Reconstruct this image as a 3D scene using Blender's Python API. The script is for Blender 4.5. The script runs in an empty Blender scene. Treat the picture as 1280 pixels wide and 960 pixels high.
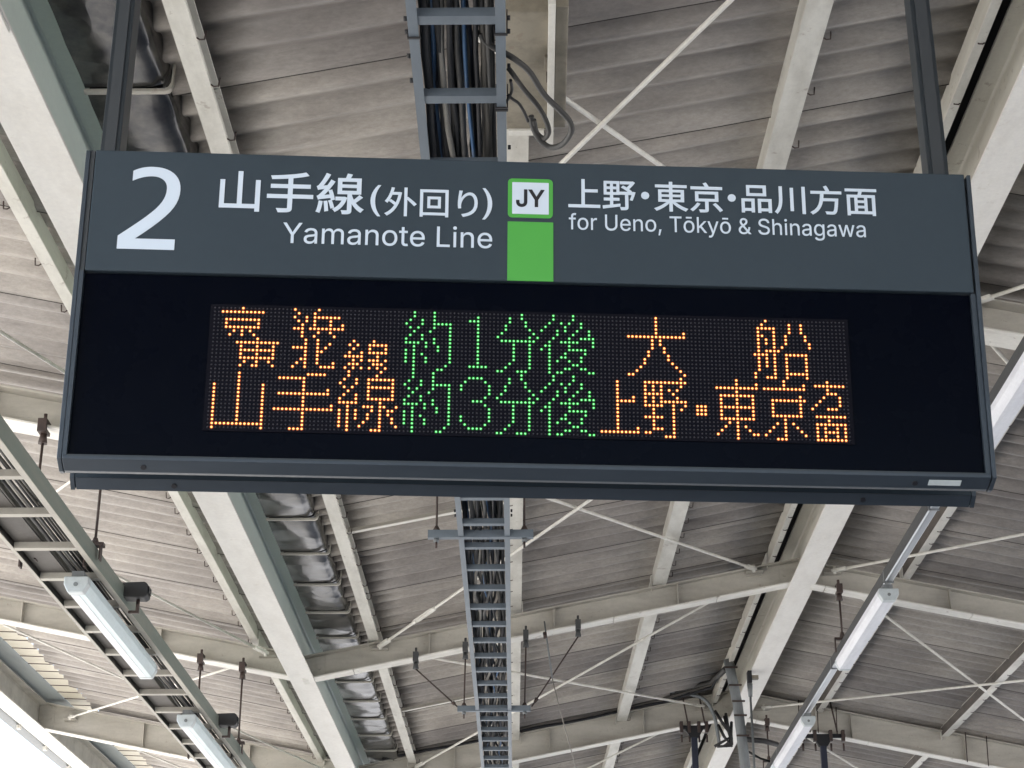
import bpy, math, random
from mathutils import Vector, Matrix, Euler
random.seed(7)
SC = bpy.context.scene
COL = SC.collection
V = Vector
EYE = 1.6            # camera height above the platform floor; builder coordinates are metres from eye height
R = math.radians

# ------------------------------------------------------------------ camera
PITCH, YAW = R(23.45), R(0.665)
cam = bpy.data.cameras.new('camera'); camo = bpy.data.objects.new('camera', cam); COL.objects.link(camo)
cam.sensor_width = 36; cam.lens = 2213 / 1280 * 36; cam.clip_start = 0.05; cam.clip_end = 3000
camo.location = (0, 0, EYE)
camo.rotation_euler = Euler((math.pi / 2 + PITCH, 0, YAW), 'XYZ')
SC.camera = camo

# ------------------------------------------------------------------ light
SUN_EL, SUN_AZ = R(57), R(-97)     # azimuth measured from +Y towards +X
w = bpy.data.worlds.new('World'); SC.world = w; w.use_nodes = True
nt = w.node_tree; bg = nt.nodes['Background']; sky = nt.nodes.new('ShaderNodeTexSky')
sky.sky_type = 'NISHITA'; sky.sun_disc = False; sky.sun_elevation = SUN_EL; sky.sun_rotation = SUN_AZ
sky.dust_density = 2.5; sky.air_density = 1.0
nt.links.new(sky.outputs[0], bg.inputs[0]); bg.inputs[1].default_value = 0.15
sl = bpy.data.lights.new('sun', 'SUN'); so = bpy.data.objects.new('sun', sl); COL.objects.link(so)
sl.energy = 4.6; sl.angle = R(0.5); sl.color = (1, 0.97, 0.92)
sd = V((math.sin(SUN_AZ) * math.cos(SUN_EL), math.cos(SUN_AZ) * math.cos(SUN_EL), math.sin(SUN_EL)))
so.rotation_euler = sd.to_track_quat('Z', 'Y').to_euler(); so.location = (-20, 0, 20)
SC.view_settings.view_transform = 'Standard'; SC.view_settings.look = 'None'
SC.view_settings.exposure = 2.25; SC.view_settings.gamma = 1
SC.render.engine = 'CYCLES'
SC.cycles.max_bounces = 7; SC.cycles.diffuse_bounces = 5; SC.cycles.glossy_bounces = 4
SC.cycles.use_denoising = True; SC.cycles.sample_clamp_indirect = 6

# ------------------------------------------------------------------ materials
def newmat(name):
    m = bpy.data.materials.new(name); m.use_nodes = True
    return m, m.node_tree, m.node_tree.nodes['Principled BSDF']
def ramp(nt, src, stops):
    r = nt.nodes.new('ShaderNodeValToRGB'); e = r.color_ramp.elements
    e[0].position, e[0].color = stops[0][0], (*stops[0][1], 1); e[1].position, e[1].color = stops[-1][0], (*stops[-1][1], 1)
    for p, c in stops[1:-1]:
        k = e.new(p); k.color = (*c, 1)
    nt.links.new(src, r.inputs[0]); return r.outputs[0]
def noise(nt, vec, scale, detail=6, rough=0.6, mapscale=None):
    if mapscale:
        mp = nt.nodes.new('ShaderNodeMapping'); mp.inputs['Scale'].default_value = mapscale
        nt.links.new(vec, mp.inputs[0]); vec = mp.outputs[0]
    n = nt.nodes.new('ShaderNodeTexNoise'); n.inputs['Scale'].default_value = scale
    n.inputs['Detail'].default_value = detail; n.inputs['Roughness'].default_value = rough
    nt.links.new(vec, n.inputs['Vector']); return n.outputs[0]
def mixc(nt, fac, a, b, mode='MIX'):
    m = nt.nodes.new('ShaderNodeMix'); m.data_type = 'RGBA'; m.blend_type = mode
    for s, v in ((m.inputs[0], fac), (m.inputs[6], a), (m.inputs[7], b)):
        if isinstance(v, (int, float)): s.default_value = v
        elif isinstance(v, tuple): s.default_value = (*v, 1)
        else: nt.links.new(v, s)
    return m.outputs[2]
def math_(nt, op, a, b=0.0):
    m = nt.nodes.new('ShaderNodeMath'); m.operation = op; m.use_clamp = False
    for s, v in ((m.inputs[0], a), (m.inputs[1], b)):
        if isinstance(v, (int, float)): s.default_value = v
        else: nt.links.new(v, s)
    return m.outputs[0]
def worldpos(nt):
    g = nt.nodes.new('ShaderNodeNewGeometry'); return g.outputs['Position']
def paint(name, base, dirt=(0.12, 0.10, 0.08), amount=0.35, rough=0.5, streak=(1, 1, 1), scale=2.5, bump=0.15, spots=0.0, metal=0.0, rust=None):
    m, nt, p = newmat(name); pos = worldpos(nt)
    big = noise(nt, pos, scale, 8, 0.65, streak); fine = noise(nt, pos, 38, 5, 0.7)
    f1 = ramp(nt, big, [(0.42, (0, 0, 0)), (0.72, (1, 1, 1))])
    col = mixc(nt, math_(nt, 'MULTIPLY', f1, amount), base, dirt)
    f2 = ramp(nt, fine, [(0.35, (0.95, 0.95, 0.95)), (0.65, (1.03, 1.03, 1.02))])
    col = mixc(nt, 1.0, col, f2, 'MULTIPLY')
    if spots:
        sp = noise(nt, pos, 11, 4, 0.75)
        fs = ramp(nt, sp, [(0.63, (0, 0, 0)), (0.68, (1, 1, 1))])
        col = mixc(nt, math_(nt, 'MULTIPLY', fs, spots), col, rust or (0.14, 0.08, 0.05))
    nt.links.new(col, p.inputs['Base Color'])
    nt.links.new(math_(nt, 'ADD', math_(nt, 'MULTIPLY', fine, 0.25), rough - 0.12), p.inputs['Roughness'])
    p.inputs['Metallic'].default_value = metal
    if bump:
        b = nt.nodes.new('ShaderNodeBump'); b.inputs['Strength'].default_value = bump; b.inputs['Distance'].default_value = 0.004
        nt.links.new(fine, b.inputs['Height']); nt.links.new(b.outputs[0], p.inputs['Normal'])
    return m
def flat(name, base, rough=0.5, metal=0.0, emit=None, es=0.0):
    m, nt, p = newmat(name); p.inputs['Base Color'].default_value = (*base, 1)
    p.inputs['Roughness'].default_value = rough; p.inputs['Metallic'].default_value = metal
    if emit:
        p.inputs['Emission Color'].default_value = (*emit, 1); p.inputs['Emission Strength'].default_value = es
    return m
CREAM = (0.58, 0.565, 0.505)
M = {}
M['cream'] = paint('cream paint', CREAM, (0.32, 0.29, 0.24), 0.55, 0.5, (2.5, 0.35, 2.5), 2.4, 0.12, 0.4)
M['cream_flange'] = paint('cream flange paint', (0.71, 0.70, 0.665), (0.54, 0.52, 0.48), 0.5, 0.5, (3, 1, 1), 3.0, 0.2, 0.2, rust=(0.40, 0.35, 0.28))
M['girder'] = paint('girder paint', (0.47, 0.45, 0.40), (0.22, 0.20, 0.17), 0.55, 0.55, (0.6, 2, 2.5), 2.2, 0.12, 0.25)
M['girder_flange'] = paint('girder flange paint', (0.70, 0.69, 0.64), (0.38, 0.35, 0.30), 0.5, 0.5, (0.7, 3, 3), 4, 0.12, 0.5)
M['sage'] = paint('sage green paint', (0.56, 0.63, 0.58), (0.42, 0.48, 0.44), 0.4, 0.38, (2, 0.3, 2), 1.6, 0.06, 0.0)
M['purlin'] = paint('purlin paint', (0.63, 0.62, 0.57), (0.27, 0.25, 0.21), 0.55, 0.5, (2, 0.6, 2), 3.0, 0.12, 0.35)
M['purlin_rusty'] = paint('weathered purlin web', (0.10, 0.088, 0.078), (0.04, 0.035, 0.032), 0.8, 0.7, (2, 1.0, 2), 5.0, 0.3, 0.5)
M['rack_green'] = paint('worn green rack paint', (0.13, 0.16, 0.14), (0.22, 0.215, 0.18), 0.6, 0.5, (6, 0.7, 6), 2.0, 0.2, 0.35, rust=(0.12, 0.12, 0.09))
M['rack_cream'] = paint('rack cream edge', (0.38, 0.365, 0.32), (0.18, 0.16, 0.14), 0.6, 0.55)
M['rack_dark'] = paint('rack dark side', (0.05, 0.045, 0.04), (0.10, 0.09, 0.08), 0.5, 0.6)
M['slate_steel'] = paint('slate ladder steel', (0.135, 0.165, 0.195), (0.07, 0.085, 0.10), 0.4, 0.42, (2, 0.5, 2), 3, 0.08)
M['galv'] = paint('galvanised steel', (0.30, 0.33, 0.36), (0.18, 0.19, 0.20), 0.5, 0.32, (8, 0.3, 8), 2, 0.05, metal=0.75)
M['galv_dark'] = paint('dark weathered steel', (0.055, 0.058, 0.06), (0.03, 0.03, 0.03), 0.5, 0.6, (1, 0.4, 1), 4, 0.1)
M['galv_dull'] = paint('dull galvanised steel', (0.20, 0.22, 0.23), (0.11, 0.11, 0.11), 0.6, 0.5, (8, 8, 1), 3, 0.1, metal=0.3)
M['rod'] = paint('white painted rod', (0.74, 0.73, 0.68), (0.36, 0.33, 0.28), 0.5, 0.5, (1, 1, 1), 6, 0.05)
M['iron'] = paint('dark rusted iron', (0.055, 0.035, 0.03), (0.02, 0.018, 0.018), 0.6, 0.6, (1, 1, 1), 20, 0.3)
M['black'] = flat('black rubber', (0.018, 0.018, 0.02), 0.55)
M['cable_grey'] = paint('grey cable', (0.045, 0.045, 0.044), (0.03, 0.027, 0.025), 0.5, 0.6, (1, 1, 1), 6, 0)
M['cable_dark'] = flat('dark cable', (0.010, 0.011, 0.014), 0.75)
M['cable_navy'] = flat('navy cable', (0.010, 0.015, 0.034), 0.6)
M['cable_blue'] = flat('blue cable', (0.045, 0.12, 0.25), 0.55)
M['cable_pale'] = paint('pale dusty cable', (0.22, 0.21, 0.19), (0.09, 0.085, 0.08), 0.5, 0.6, (1, 1, 1), 6, 0)
M['cable_brown'] = flat('brown grey cable', (0.065, 0.06, 0.052), 0.7)
M['lamp_blue'] = paint('pale blue lamp diffuser', (0.60, 0.70, 0.73), (0.44, 0.51, 0.53), 0.5, 0.5, (8, 1, 8), 3, 0.02)
M['lamp_white'] = paint('white lamp diffuser', (0.72, 0.74, 0.79), (0.50, 0.52, 0.57), 0.5, 0.5, (8, 1, 8), 3, 0.02)
M['lamp_cap'] = paint('grey lamp end cap', (0.48, 0.53, 0.55), (0.34, 0.37, 0.38), 0.5, 0.4, (4, 4, 4), 5, 0.05)
M['jbox'] = paint('stained beige box', (0.25, 0.225, 0.175), (0.10, 0.088, 0.065), 0.9, 0.55, (3, 3, 3), 1.7, 0.1, 0.25)
M['slate'] = paint('slate sign paint', (0.030, 0.044, 0.058), (0.024, 0.037, 0.050), 0.7, 0.55, (1, 1, 1), 1.0, 0.0)
M['slate'].node_tree.nodes['Principled BSDF'].inputs['Specular IOR Level'].default_value = 0.3
M['slate_frame'] = paint('slate frame', (0.038, 0.050, 0.066), (0.026, 0.035, 0.047), 0.6, 0.42, (1, 4, 4), 2.0, 0.02, metal=0.25)
M['post'] = flat('dark post paint', (0.018, 0.024, 0.030), 0.38)
M['post2'] = flat('dark post side', (0.035, 0.040, 0.046), 0.45)
M['glass'] = flat('black display window', (0.0012, 0.0026, 0.0075), 0.3)
M['glass'].node_tree.nodes['Principled BSDF'].inputs['Specular IOR Level'].default_value = 0.05
M['letters'] = flat('white lettering', (0.56, 0.635, 0.73), 0.4)
M['green'] = flat('yellow green line colour', (0.065, 0.34, 0.05), 0.4)
M['jblack'] = flat('black print', (0.01, 0.01, 0.014), 0.4)
M['led_off'] = flat('unlit lamps', (0.021, 0.0195, 0.028), 0.6)
def glass_material():
    m = M['glass']; nt = m.node_tree; p = nt.nodes['Principled BSDF']; tc = nt.nodes.new('ShaderNodeTexCoord')
    sx = nt.nodes.new('ShaderNodeSeparateXYZ'); nt.links.new(tc.outputs['Object'], sx.inputs[0])
    low = ramp(nt, math_(nt, 'MULTIPLY', math_(nt, 'ADD', sx.outputs[2], 0.4235), 40.0), [(0.0, (1, 1, 1)), (0.5, (0, 0, 0))])
    n = noise(nt, tc.outputs['Object'], 60, 4, 0.8, (0.6, 1, 3)); sm = noise(nt, tc.outputs['Object'], 3.0, 5, 0.6)
    d = math_(nt, 'MULTIPLY', low, ramp(nt, n, [(0.52, (0, 0, 0)), (0.68, (1, 1, 1))]))
    nt.links.new(mixc(nt, math_(nt, 'MULTIPLY', d, 0.5), (0.0004, 0.0011, 0.0042), (0.04, 0.05, 0.07)), p.inputs['Base Color'])
    nt.links.new(math_(nt, 'ADD', math_(nt, 'MULTIPLY', sm, 0.25), 0.15), p.inputs['Roughness'])
glass_material()
M['led_board'] = flat('display board', (0.0028, 0.0028, 0.0065), 0.7)
M['led_board'].node_tree.nodes['Principled BSDF'].inputs['Specular IOR Level'].default_value = 0.1
M['led_amber'] = flat('amber lamps', (0.5, 0.3, 0.1), 0.4, 0, (1.0, 0.33, 0.08), 1.25)
M['led_amber_halo'] = flat('amber lamp halo', (0.05, 0.02, 0.01), 0.6, 0, (1.0, 0.15, 0.012), 0.085)  # halo of a lit lamp, painted as a dim glowing disc around it
M['led_green_halo'] = flat('green lamp halo', (0.01, 0.04, 0.01), 0.6, 0, (0.01, 1.0, 0.08), 0.026)
M['led_green'] = flat('green lamps', (0.2, 0.4, 0.2), 0.4, 0, (0.14, 1.0, 0.22), 0.48)
M['slot_shade'] = flat('dark void shade', (0.01, 0.01, 0.01), 0.8)  # near-black colour puts the shade of the roof gaps onto cap and cover
M['eave_panel'] = paint('eave panel', (0.50, 0.47, 0.38), (0.34, 0.31, 0.25), 0.5, 0.5, (1, 1, 1), 3, 0.05)
M['soffit'] = paint('grey soffit', (0.22, 0.25, 0.25), (0.12, 0.14, 0.15), 0.6, 0.45, (2, 0.4, 2), 2, 0.03)
M['eave_gutter'] = paint('eave gutter grey green', (0.06, 0.075, 0.075), (0.03, 0.04, 0.04), 0.5, 0.4, (3, 0.5, 3), 3, 0.05)

M['lap_shadow'] = flat('painted sheet lap shadow', (0.03, 0.027, 0.025), 0.8)  # near-black lip paints the shadow line under each sheet lap
def sheet_material():
    m, nt, p = newmat('painted corrugated sheet'); pos = worldpos(nt)
    streak = noise(nt, pos, 1.6, 9, 0.66, (0.9, 2.6, 1)); big = noise(nt, pos, 0.9, 5, 0.6); fine = noise(nt, pos, 55, 5, 0.75, (0.5, 1.6, 1)); sp = noise(nt, pos, 7.5, 6, 0.8, (1, 1.6, 1))
    a = ramp(nt, streak, [(0.28, (0.270, 0.252, 0.230)), (0.5, (0.375, 0.354, 0.325)), (0.74, (0.48, 0.458, 0.42))])
    b = ramp(nt, big, [(0.3, (0.74, 0.74, 0.76)), (0.7, (1.1, 1.09, 1.07))])
    c = mixc(nt, 1.0, a, b, 'MULTIPLY')
    f = ramp(nt, fine, [(0.3, (0.80, 0.80, 0.80)), (0.7, (1.13, 1.13, 1.13))])
    c = mixc(nt, 1.0, c, f, 'MULTIPLY')
    s = ramp(nt, sp, [(0.66, (0, 0, 0)), (0.75, (1, 1, 1))])
    c = mixc(nt, math_(nt, 'MULTIPLY', s, 0.45), c, (0.13, 0.12, 0.12))
    soot = noise(nt, pos, 0.5, 7, 0.62, (1, 1.5, 1)); stain = noise(nt, pos, 2.2, 7, 0.7, (0.45, 5.0, 1))
    sf = ramp(nt, soot, [(0.44, (0, 0, 0)), (0.64, (1, 1, 1))])
    c = mixc(nt, math_(nt, 'MULTIPLY', sf, 0.38), c, (0.135, 0.122, 0.118))
    tf_ = ramp(nt, stain, [(0.60, (0, 0, 0)), (0.70, (1, 1, 1))])
    c = mixc(nt, math_(nt, 'MULTIPLY', tf_, 0.45), c, (0.12, 0.105, 0.095))
    pale = ramp(nt, stain, [(0.28, (1, 1, 1)), (0.36, (0, 0, 0))])
    c = mixc(nt, math_(nt, 'MULTIPLY', pale, 0.35), c, (0.58, 0.57, 0.54))
    # one shade per sheet: they were replaced at different times
    oi = nt.nodes.new('ShaderNodeObjectInfo')
    r = ramp(nt, oi.outputs['Random'], [(0, (0.80, 0.79, 0.80)), (1, (1.10, 1.09, 1.07))])
    c = mixc(nt, 1.0, c, r, 'MULTIPLY')
    nt.links.new(c, p.inputs['Base Color']); p.inputs['Roughness'].default_value = 0.42
    p.inputs['Specular IOR Level'].default_value = 0.45
    bn = nt.nodes.new('ShaderNodeBump'); bn.inputs['Strength'].default_value = 0.25; bn.inputs['Distance'].default_value = 0.004
    nt.links.new(fine, bn.inputs['Height']); nt.links.new(bn.outputs[0], p.inputs['Normal'])
    return m
M['sheet'] = sheet_material()
def gutter_material():
    m, nt, p = newmat('crumpled stainless lining'); pos = worldpos(nt)
    warp = noise(nt, pos, 2.2, 1, 0.4)
    v = nt.nodes.new('ShaderNodeTexVoronoi'); v.feature = 'F1'; v.inputs['Scale'].default_value = 3.2
    ad = nt.nodes.new('ShaderNodeVectorMath'); ad.operation = 'MULTIPLY_ADD'; ad.inputs[1].default_value = (0.35, 0.35, 0.35)
    nz = nt.nodes.new('ShaderNodeTexNoise'); nz.inputs['Scale'].default_value = 2.6; nt.links.new(pos, nz.inputs['Vector'])
    nt.links.new(nz.outputs['Color'], ad.inputs[0]); nt.links.new(pos, ad.inputs[2]); nt.links.new(ad.outputs[0], v.inputs['Vector'])
    h = math_(nt, 'ADD', math_(nt, 'MULTIPLY', v.outputs['Distance'], 0.55), warp)
    dirt = noise(nt, pos, 9, 6, 0.7)
    nt.links.new(ramp(nt, dirt, [(0.35, (0.05, 0.052, 0.060)), (0.65, (0.125, 0.123, 0.12))]), p.inputs['Base Color']); p.inputs['Metallic'].default_value = 0.9
    nt.links.new(math_(nt, 'ADD', math_(nt, 'MULTIPLY', dirt, 0.3), 0.06), p.inputs['Roughness'])
    b = nt.nodes.new('ShaderNodeBump'); b.inputs['Strength'].default_value = 0.6; b.inputs['Distance'].default_value = 0.035
    nt.links.new(h, b.inputs['Height']); nt.links.new(b.outputs[0], p.inputs['Normal'])
    return m
M['gutter'] = gutter_material()
def ground_material(name, c0, c1, scale, bump):
    m, nt, p = newmat(name); pos = worldpos(nt); n = noise(nt, pos, scale, 8, 0.7)
    nt.links.new(ramp(nt, n, [(0.3, c0), (0.7, c1)]), p.inputs['Base Color']); p.inputs['Roughness'].default_value = 0.85
    b = nt.nodes.new('ShaderNodeBump'); b.inputs['Strength'].default_value = bump; nt.links.new(n, b.inputs['Height']); nt.links.new(b.outputs[0], p.inputs['Normal'])
    return m
M['concrete'] = ground_material('platform concrete', (0.15, 0.148, 0.142), (0.22, 0.215, 0.205), 3, 0.1)
M['ballast'] = ground_material('track ballast', (0.26, 0.245, 0.225), (0.44, 0.42, 0.39), 22, 0.9)

# ------------------------------------------------------------------ mesh builder
class MB:
    def __init__(s): s.v, s.f, s.sm = [], [], []
    def face(s, idx, smooth=False): s.f.append(tuple(idx)); s.sm.append(smooth)
    def hexa(s, c):           # 8 corners: 0-3 one end ring, 4-7 the other
        n = len(s.v); s.v += [V(p) for p in c]
        for q in ((3, 2, 1, 0), (4, 5, 6, 7), (0, 1, 5, 4), (1, 2, 6, 5), (2, 3, 7, 6), (3, 0, 4, 7)): s.face([n + k for k in q])
        return s
    def box(s, x0, x1, y0, y1, z0, z1):
        return s.hexa([(x0, y0, z0), (x1, y0, z0), (x1, y0, z1), (x0, y0, z1), (x0, y1, z0), (x1, y1, z0), (x1, y1, z1), (x0, y1, z1)])
    def sweep(s, p0, p1, A, a0, a1, B, b0, b1):
        p0, p1, A, B = V(p0), V(p1), V(A), V(B)
        r = [A * a0 + B * b0, A * a1 + B * b0, A * a1 + B * b1, A * a0 + B * b1]
        if (p1 - p0).dot(A.cross(B)) > 0: r = r[::-1]
        return s.hexa([p0 + k for k in r] + [p1 + k for k in r])
    def prism(s, prof, axis, t0, t1, smooth=False):      # prof: 2D points in the two other axes (x,z for Y; x,y for Z; y,z for X)
        def mk(u, w_, t): return {'Y': (u, t, w_), 'Z': (u, w_, t), 'X': (t, u, w_)}[axis]
        n = len(s.v); k = len(prof)
        s.v += [V(mk(u, w_, t0)) for u, w_ in prof] + [V(mk(u, w_, t1)) for u, w_ in prof]
        s.face([n + i for i in range(k)]); s.face([n + k + i for i in reversed(range(k))])
        for i in range(k):
            j = (i + 1) % k; s.face([n + i, n + k + i, n + k + j, n + j], smooth)
        return s
    def tube(s, pts, r, n=8, cap=True):
        pts = [V(p) for p in pts]; rings = []; prev = None
        for i, p in enumerate(pts):
            t = (pts[min(i + 1, len(pts) - 1)] - pts[max(i - 1, 0)]).normalized()
            if prev is None: prev = t.orthogonal().normalized()
            u = (prev - t * prev.dot(t)).normalized(); prev = u; w_ = t.cross(u)
            rr = r[i] if isinstance(r, (list, tuple)) else r
            b = len(s.v); rings.append(b)
            s.v += [p + (u * math.cos(2 * math.pi * k / n) + w_ * math.sin(2 * math.pi * k / n)) * rr for k in range(n)]
        for a, b in zip(rings, rings[1:]):
            for k in range(n): j = (k + 1) % n; s.face([a + k, a + j, b + j, b + k], True)
        if cap:
            s.face([rings[0] + k for k in reversed(range(n))]); s.face([rings[-1] + k for k in range(n)])
        return s
    def build(s, name, mat, parent=None, local=False, bevel=0.0):
        me = bpy.data.meshes.new(name)
        off = V((0, 0, 0)) if local else (V((0, 0, EYE)) - (parent_world(parent) if parent else V((0, 0, 0))))
        me.from_pydata([tuple(p + off) for p in s.v], [], s.f); me.update()
        me.polygons.foreach_set('use_smooth', s.sm)
        me.materials.append(M[mat] if isinstance(mat, str) else mat)
        o = bpy.data.objects.new(name, me); COL.objects.link(o)
        if parent: o.parent = parent
        if bevel:
            b = o.modifiers.new('edge', 'BEVEL'); b.width = bevel; b.segments = 2; b.limit_method = 'ANGLE'
        fixnormals(me)
        return o
def fixnormals(me):
    import bmesh
    b = bmesh.new(); b.from_mesh(me); bmesh.ops.recalc_face_normals(b, faces=b.faces); b.to_mesh(me); b.free()
WP = {}
def parent_world(o):
    p = V((0, 0, 0))
    while o: p += o.location; o = o.parent
    return p
def tag(o, label=None, cat=None, group=None, kind=None):
    if label: o['label'] = label
    if cat: o['category'] = cat
    if group: o['group'] = group
    if kind: o['kind'] = kind
    return o
def thing(name, loc, label, cat, group=None):
    o = bpy.data.objects.new(name, None); COL.objects.link(o); o.empty_display_size = 0.1
    o.location = V(loc) + V((0, 0, EYE)); return tag(o, label, cat, group)
def inst(src, parent, delta):         # a copy of a part, shifted, sharing its mesh
    o = src.copy(); COL.objects.link(o); o.parent = parent; o.location = src.location + V(delta); return o
def copy_tree(src, delta, label=None, group=None):
    r = src.copy(); COL.objects.link(r); r.location = src.location + V(delta)
    if label: r['label'] = label
    if group: r['group'] = group
    for ch in list(src.children):
        c = ch.copy(); COL.objects.link(c); c.parent = r
        for g in ch.children:
            d = g.copy(); COL.objects.link(d); d.parent = c
    return r
X, Y, Z = V((1, 0, 0)), V((0, 1, 0)), V((0, 0, 1))

# ------------------------------------------------------------------ main dimensions (metres, heights from eye level)
SL = 0.2013                                   # roof pitch
Y0, Y1 = -7.0, 30.0                            # length of canopy that is built
GY = [-5.9, -0.9, 4.1, 9.1, 14.1, 19.0, 24.0]  # girder lines
def zbM(x): return 3.50 + SL * (x + 1.81)      # underside of girders, middle bay
def zbR(x): return 4.278 - SL * (x - 2.30)
def zbL(x): return 3.50 + SL * (-1.86 - x)
def shM(x): return 3.90 + SL * (x + 1.45)      # underside of sheets
def shR(x): return 4.61 - SL * (x - 2.30)
def shL(x): return 3.90 + SL * (-2.05 - x)

# ------------------------------------------------------------------ ground (below the frame, but it lights the roof)
tag(MB().box(-4.9, 8.6, -60, 90, -EYE - 0.25, -EYE).build('platform_floor', 'concrete'), kind='structure')
tag(MB().box(-400, 400, -400, 600, -EYE - 1.4, -EYE - 1.1).build('ground', 'ballast'), kind='structure')

# ------------------------------------------------------------------ roof sheets
def sheet_mesh(x0, x1, zf, ph):
    """one sheet: five trapezoid ribs across, ribs running along X, 1.03 m long in Y"""
    mb = MB(); P = 0.2; prof = []
    sh = []
    for q in range(12):                       # slightly skewed wave: long rise, shorter fall
        t = q / 12; g = 0.5 * t / 0.68 if t < 0.68 else 0.5 + 0.5 * (t - 0.68) / 0.32
        sh.append((0.2 * t, 0.058 * (1 - math.cos(2 * math.pi * g)) / 2))
    for k in range(5):
        for a, z in sh: prof.append((k * P + a, z))
    prof.append((1.0, 0)); prof.append((1.035, 0.0)); prof.append((1.0355, -0.0045))
    n = len(prof); xs = [x0 + (x1 - x0) * i / 6 for i in range(7)]
    for lay in (0, 0.004):
        for x in xs:
            wob = 0.0025 * math.sin(x * 3.1 + ph)
            for a, z in prof: mb.v.append(V((x, a, zf(x) - zf(x0) + z + lay + wob - 0.018 * a ** 5)))
    L = n * 7
    for i in range(6):
        for j in range(n - 1):
            a = i * n + j; mb.face([a, a + 1, a + n + 1, a + n], True); mb.face([L + a, L + a + n, L + a + n + 1, L + a + 1], True)
    for j in range(n - 1):
        mb.face([j, L + j, L + j + 1, j + 1]); q = 6 * n + j; mb.face([q, q + 1, L + q + 1, L + q])
    for i in range(6):
        a = i * n; mb.face([a, a + n, L + a + n, L + a]); b = a + n - 1; mb.face([b, L + b, L + b + n, b + n])
    return mb
def roof_bay(label, x0, x1, zf):
    t = thing('corrugated_roof', (0, 0, zf((x0 + x1) / 2)), label, 'roof')
    protos = []
    for v in range(3):
        mb = sheet_mesh(x0, x1, zf, v * 2.1)
        for p in mb.v: p += V((0, Y0, zf(x0)))
        o = mb.build('roof_sheet', 'sheet', t); o.data.materials.append(M['lap_shadow']); nn = 63
        for i in range(6): o.data.polygons[(i * (nn - 1) + nn - 2) * 2].material_index = 1
        protos.append(o)
    n = int(Y1 - Y0)
    for i in range(3, n):
        inst(protos[i % 3], t, (0, i, 0))
    for i in range(3): protos[i].location.y += i
    return t
roof_bay('grey brown corrugated roof slope over the cable ladder, between the two long beams', -1.46, 2.005, shM)
roof_bay('grey corrugated roof slope falling away to the right of the ridge beam', 2.335, 9.5, shR)  # widened far out of view to shut out light from the right
roof_bay('pale sunlit corrugated roof slope rising to the left of the sage beam', -4.80, -1.98, shL)
tag(MB().prism([(1.74, 4.620), (1.74, 4.84), (2.60, 4.84), (2.60, 4.626), (2.59, 4.626), (2.59, 4.83), (1.75, 4.83), (1.75, 4.620)], 'Y', Y0, Y1).build('ridge_cap', 'slot_shade'), 'flat cap, painted dark as slot shade, closing the ridge slot above the right beam', 'ridge cap')

# ------------------------------------------------------------------ long beams
def hook(parent, x, y, z, s=1):
    o = MB().tube([(x, y, z), (x + 0.012 * s, y - 0.004, z - 0.012), (x + 0.03 * s, y, z - 0.008), (x + 0.034 * s, y, z + 0.03)], 0.0035, 5).build('hook_bolt', 'iron', parent)
    return o
def long_beam(x, zb, depth, width, label, web, bottom, top, y0=Y0, y1=Y1):
    t = thing('steel_beam', (x, y0, zb), label, 'beam')
    tf = 0.014
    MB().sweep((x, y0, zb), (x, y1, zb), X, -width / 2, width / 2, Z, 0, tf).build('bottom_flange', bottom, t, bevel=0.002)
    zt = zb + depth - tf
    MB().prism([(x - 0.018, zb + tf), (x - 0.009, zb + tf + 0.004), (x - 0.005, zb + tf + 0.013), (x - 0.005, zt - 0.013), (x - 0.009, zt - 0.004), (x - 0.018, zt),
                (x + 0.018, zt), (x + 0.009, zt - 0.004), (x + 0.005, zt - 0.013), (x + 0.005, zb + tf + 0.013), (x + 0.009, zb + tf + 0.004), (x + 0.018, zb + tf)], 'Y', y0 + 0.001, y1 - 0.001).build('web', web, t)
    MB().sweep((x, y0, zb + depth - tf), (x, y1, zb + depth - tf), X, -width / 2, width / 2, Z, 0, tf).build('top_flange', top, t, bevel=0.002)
    return t
XA, XB, XC = -1.862, 2.226, -5.36
bA = long_beam(XA, 3.50, 0.41, 0.20, 'sage green valley beam with a cream underside running beside the shiny gutter', 'sage', 'cream_flange', 'sage')
bB = long_beam(XB, 4.278, 0.375, 0.208, 'cream ridge beam running past the right end of the sign', 'cream', 'cream_flange', 'cream')
bC = long_beam(XC, 4.18, 0.29, 0.20, 'beige eave beam at the lower left, next to the open sky', 'girder', 'girder_flange', 'girder')
# bolts and splice on the sage beam near the camera
MB().box(XA - 0.10, XA + 0.098, 3.6, 5.02, 3.482, 3.498).build('splice_plate', 'cream_flange', bA, bevel=0.002)
for k in range(3):
    MB().tube([(XA + 0.045 - 0.0 * k, 4.62 + 0.11 * k, 3.465), (XA + 0.045, 4.62 + 0.11 * k, 3.483)], 0.017, 10).build('bolt', 'cream', bA)
for k in range(4):
    for r_ in range(2):
        MB().tube([(XA + 0.006, 4.28 + 0.11 * k, 3.60 + 0.10 * r_), (XA + 0.03, 4.28 + 0.11 * k, 3.60 + 0.10 * r_)], 0.017, 8).build('bolt', 'sage', bA)

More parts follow.
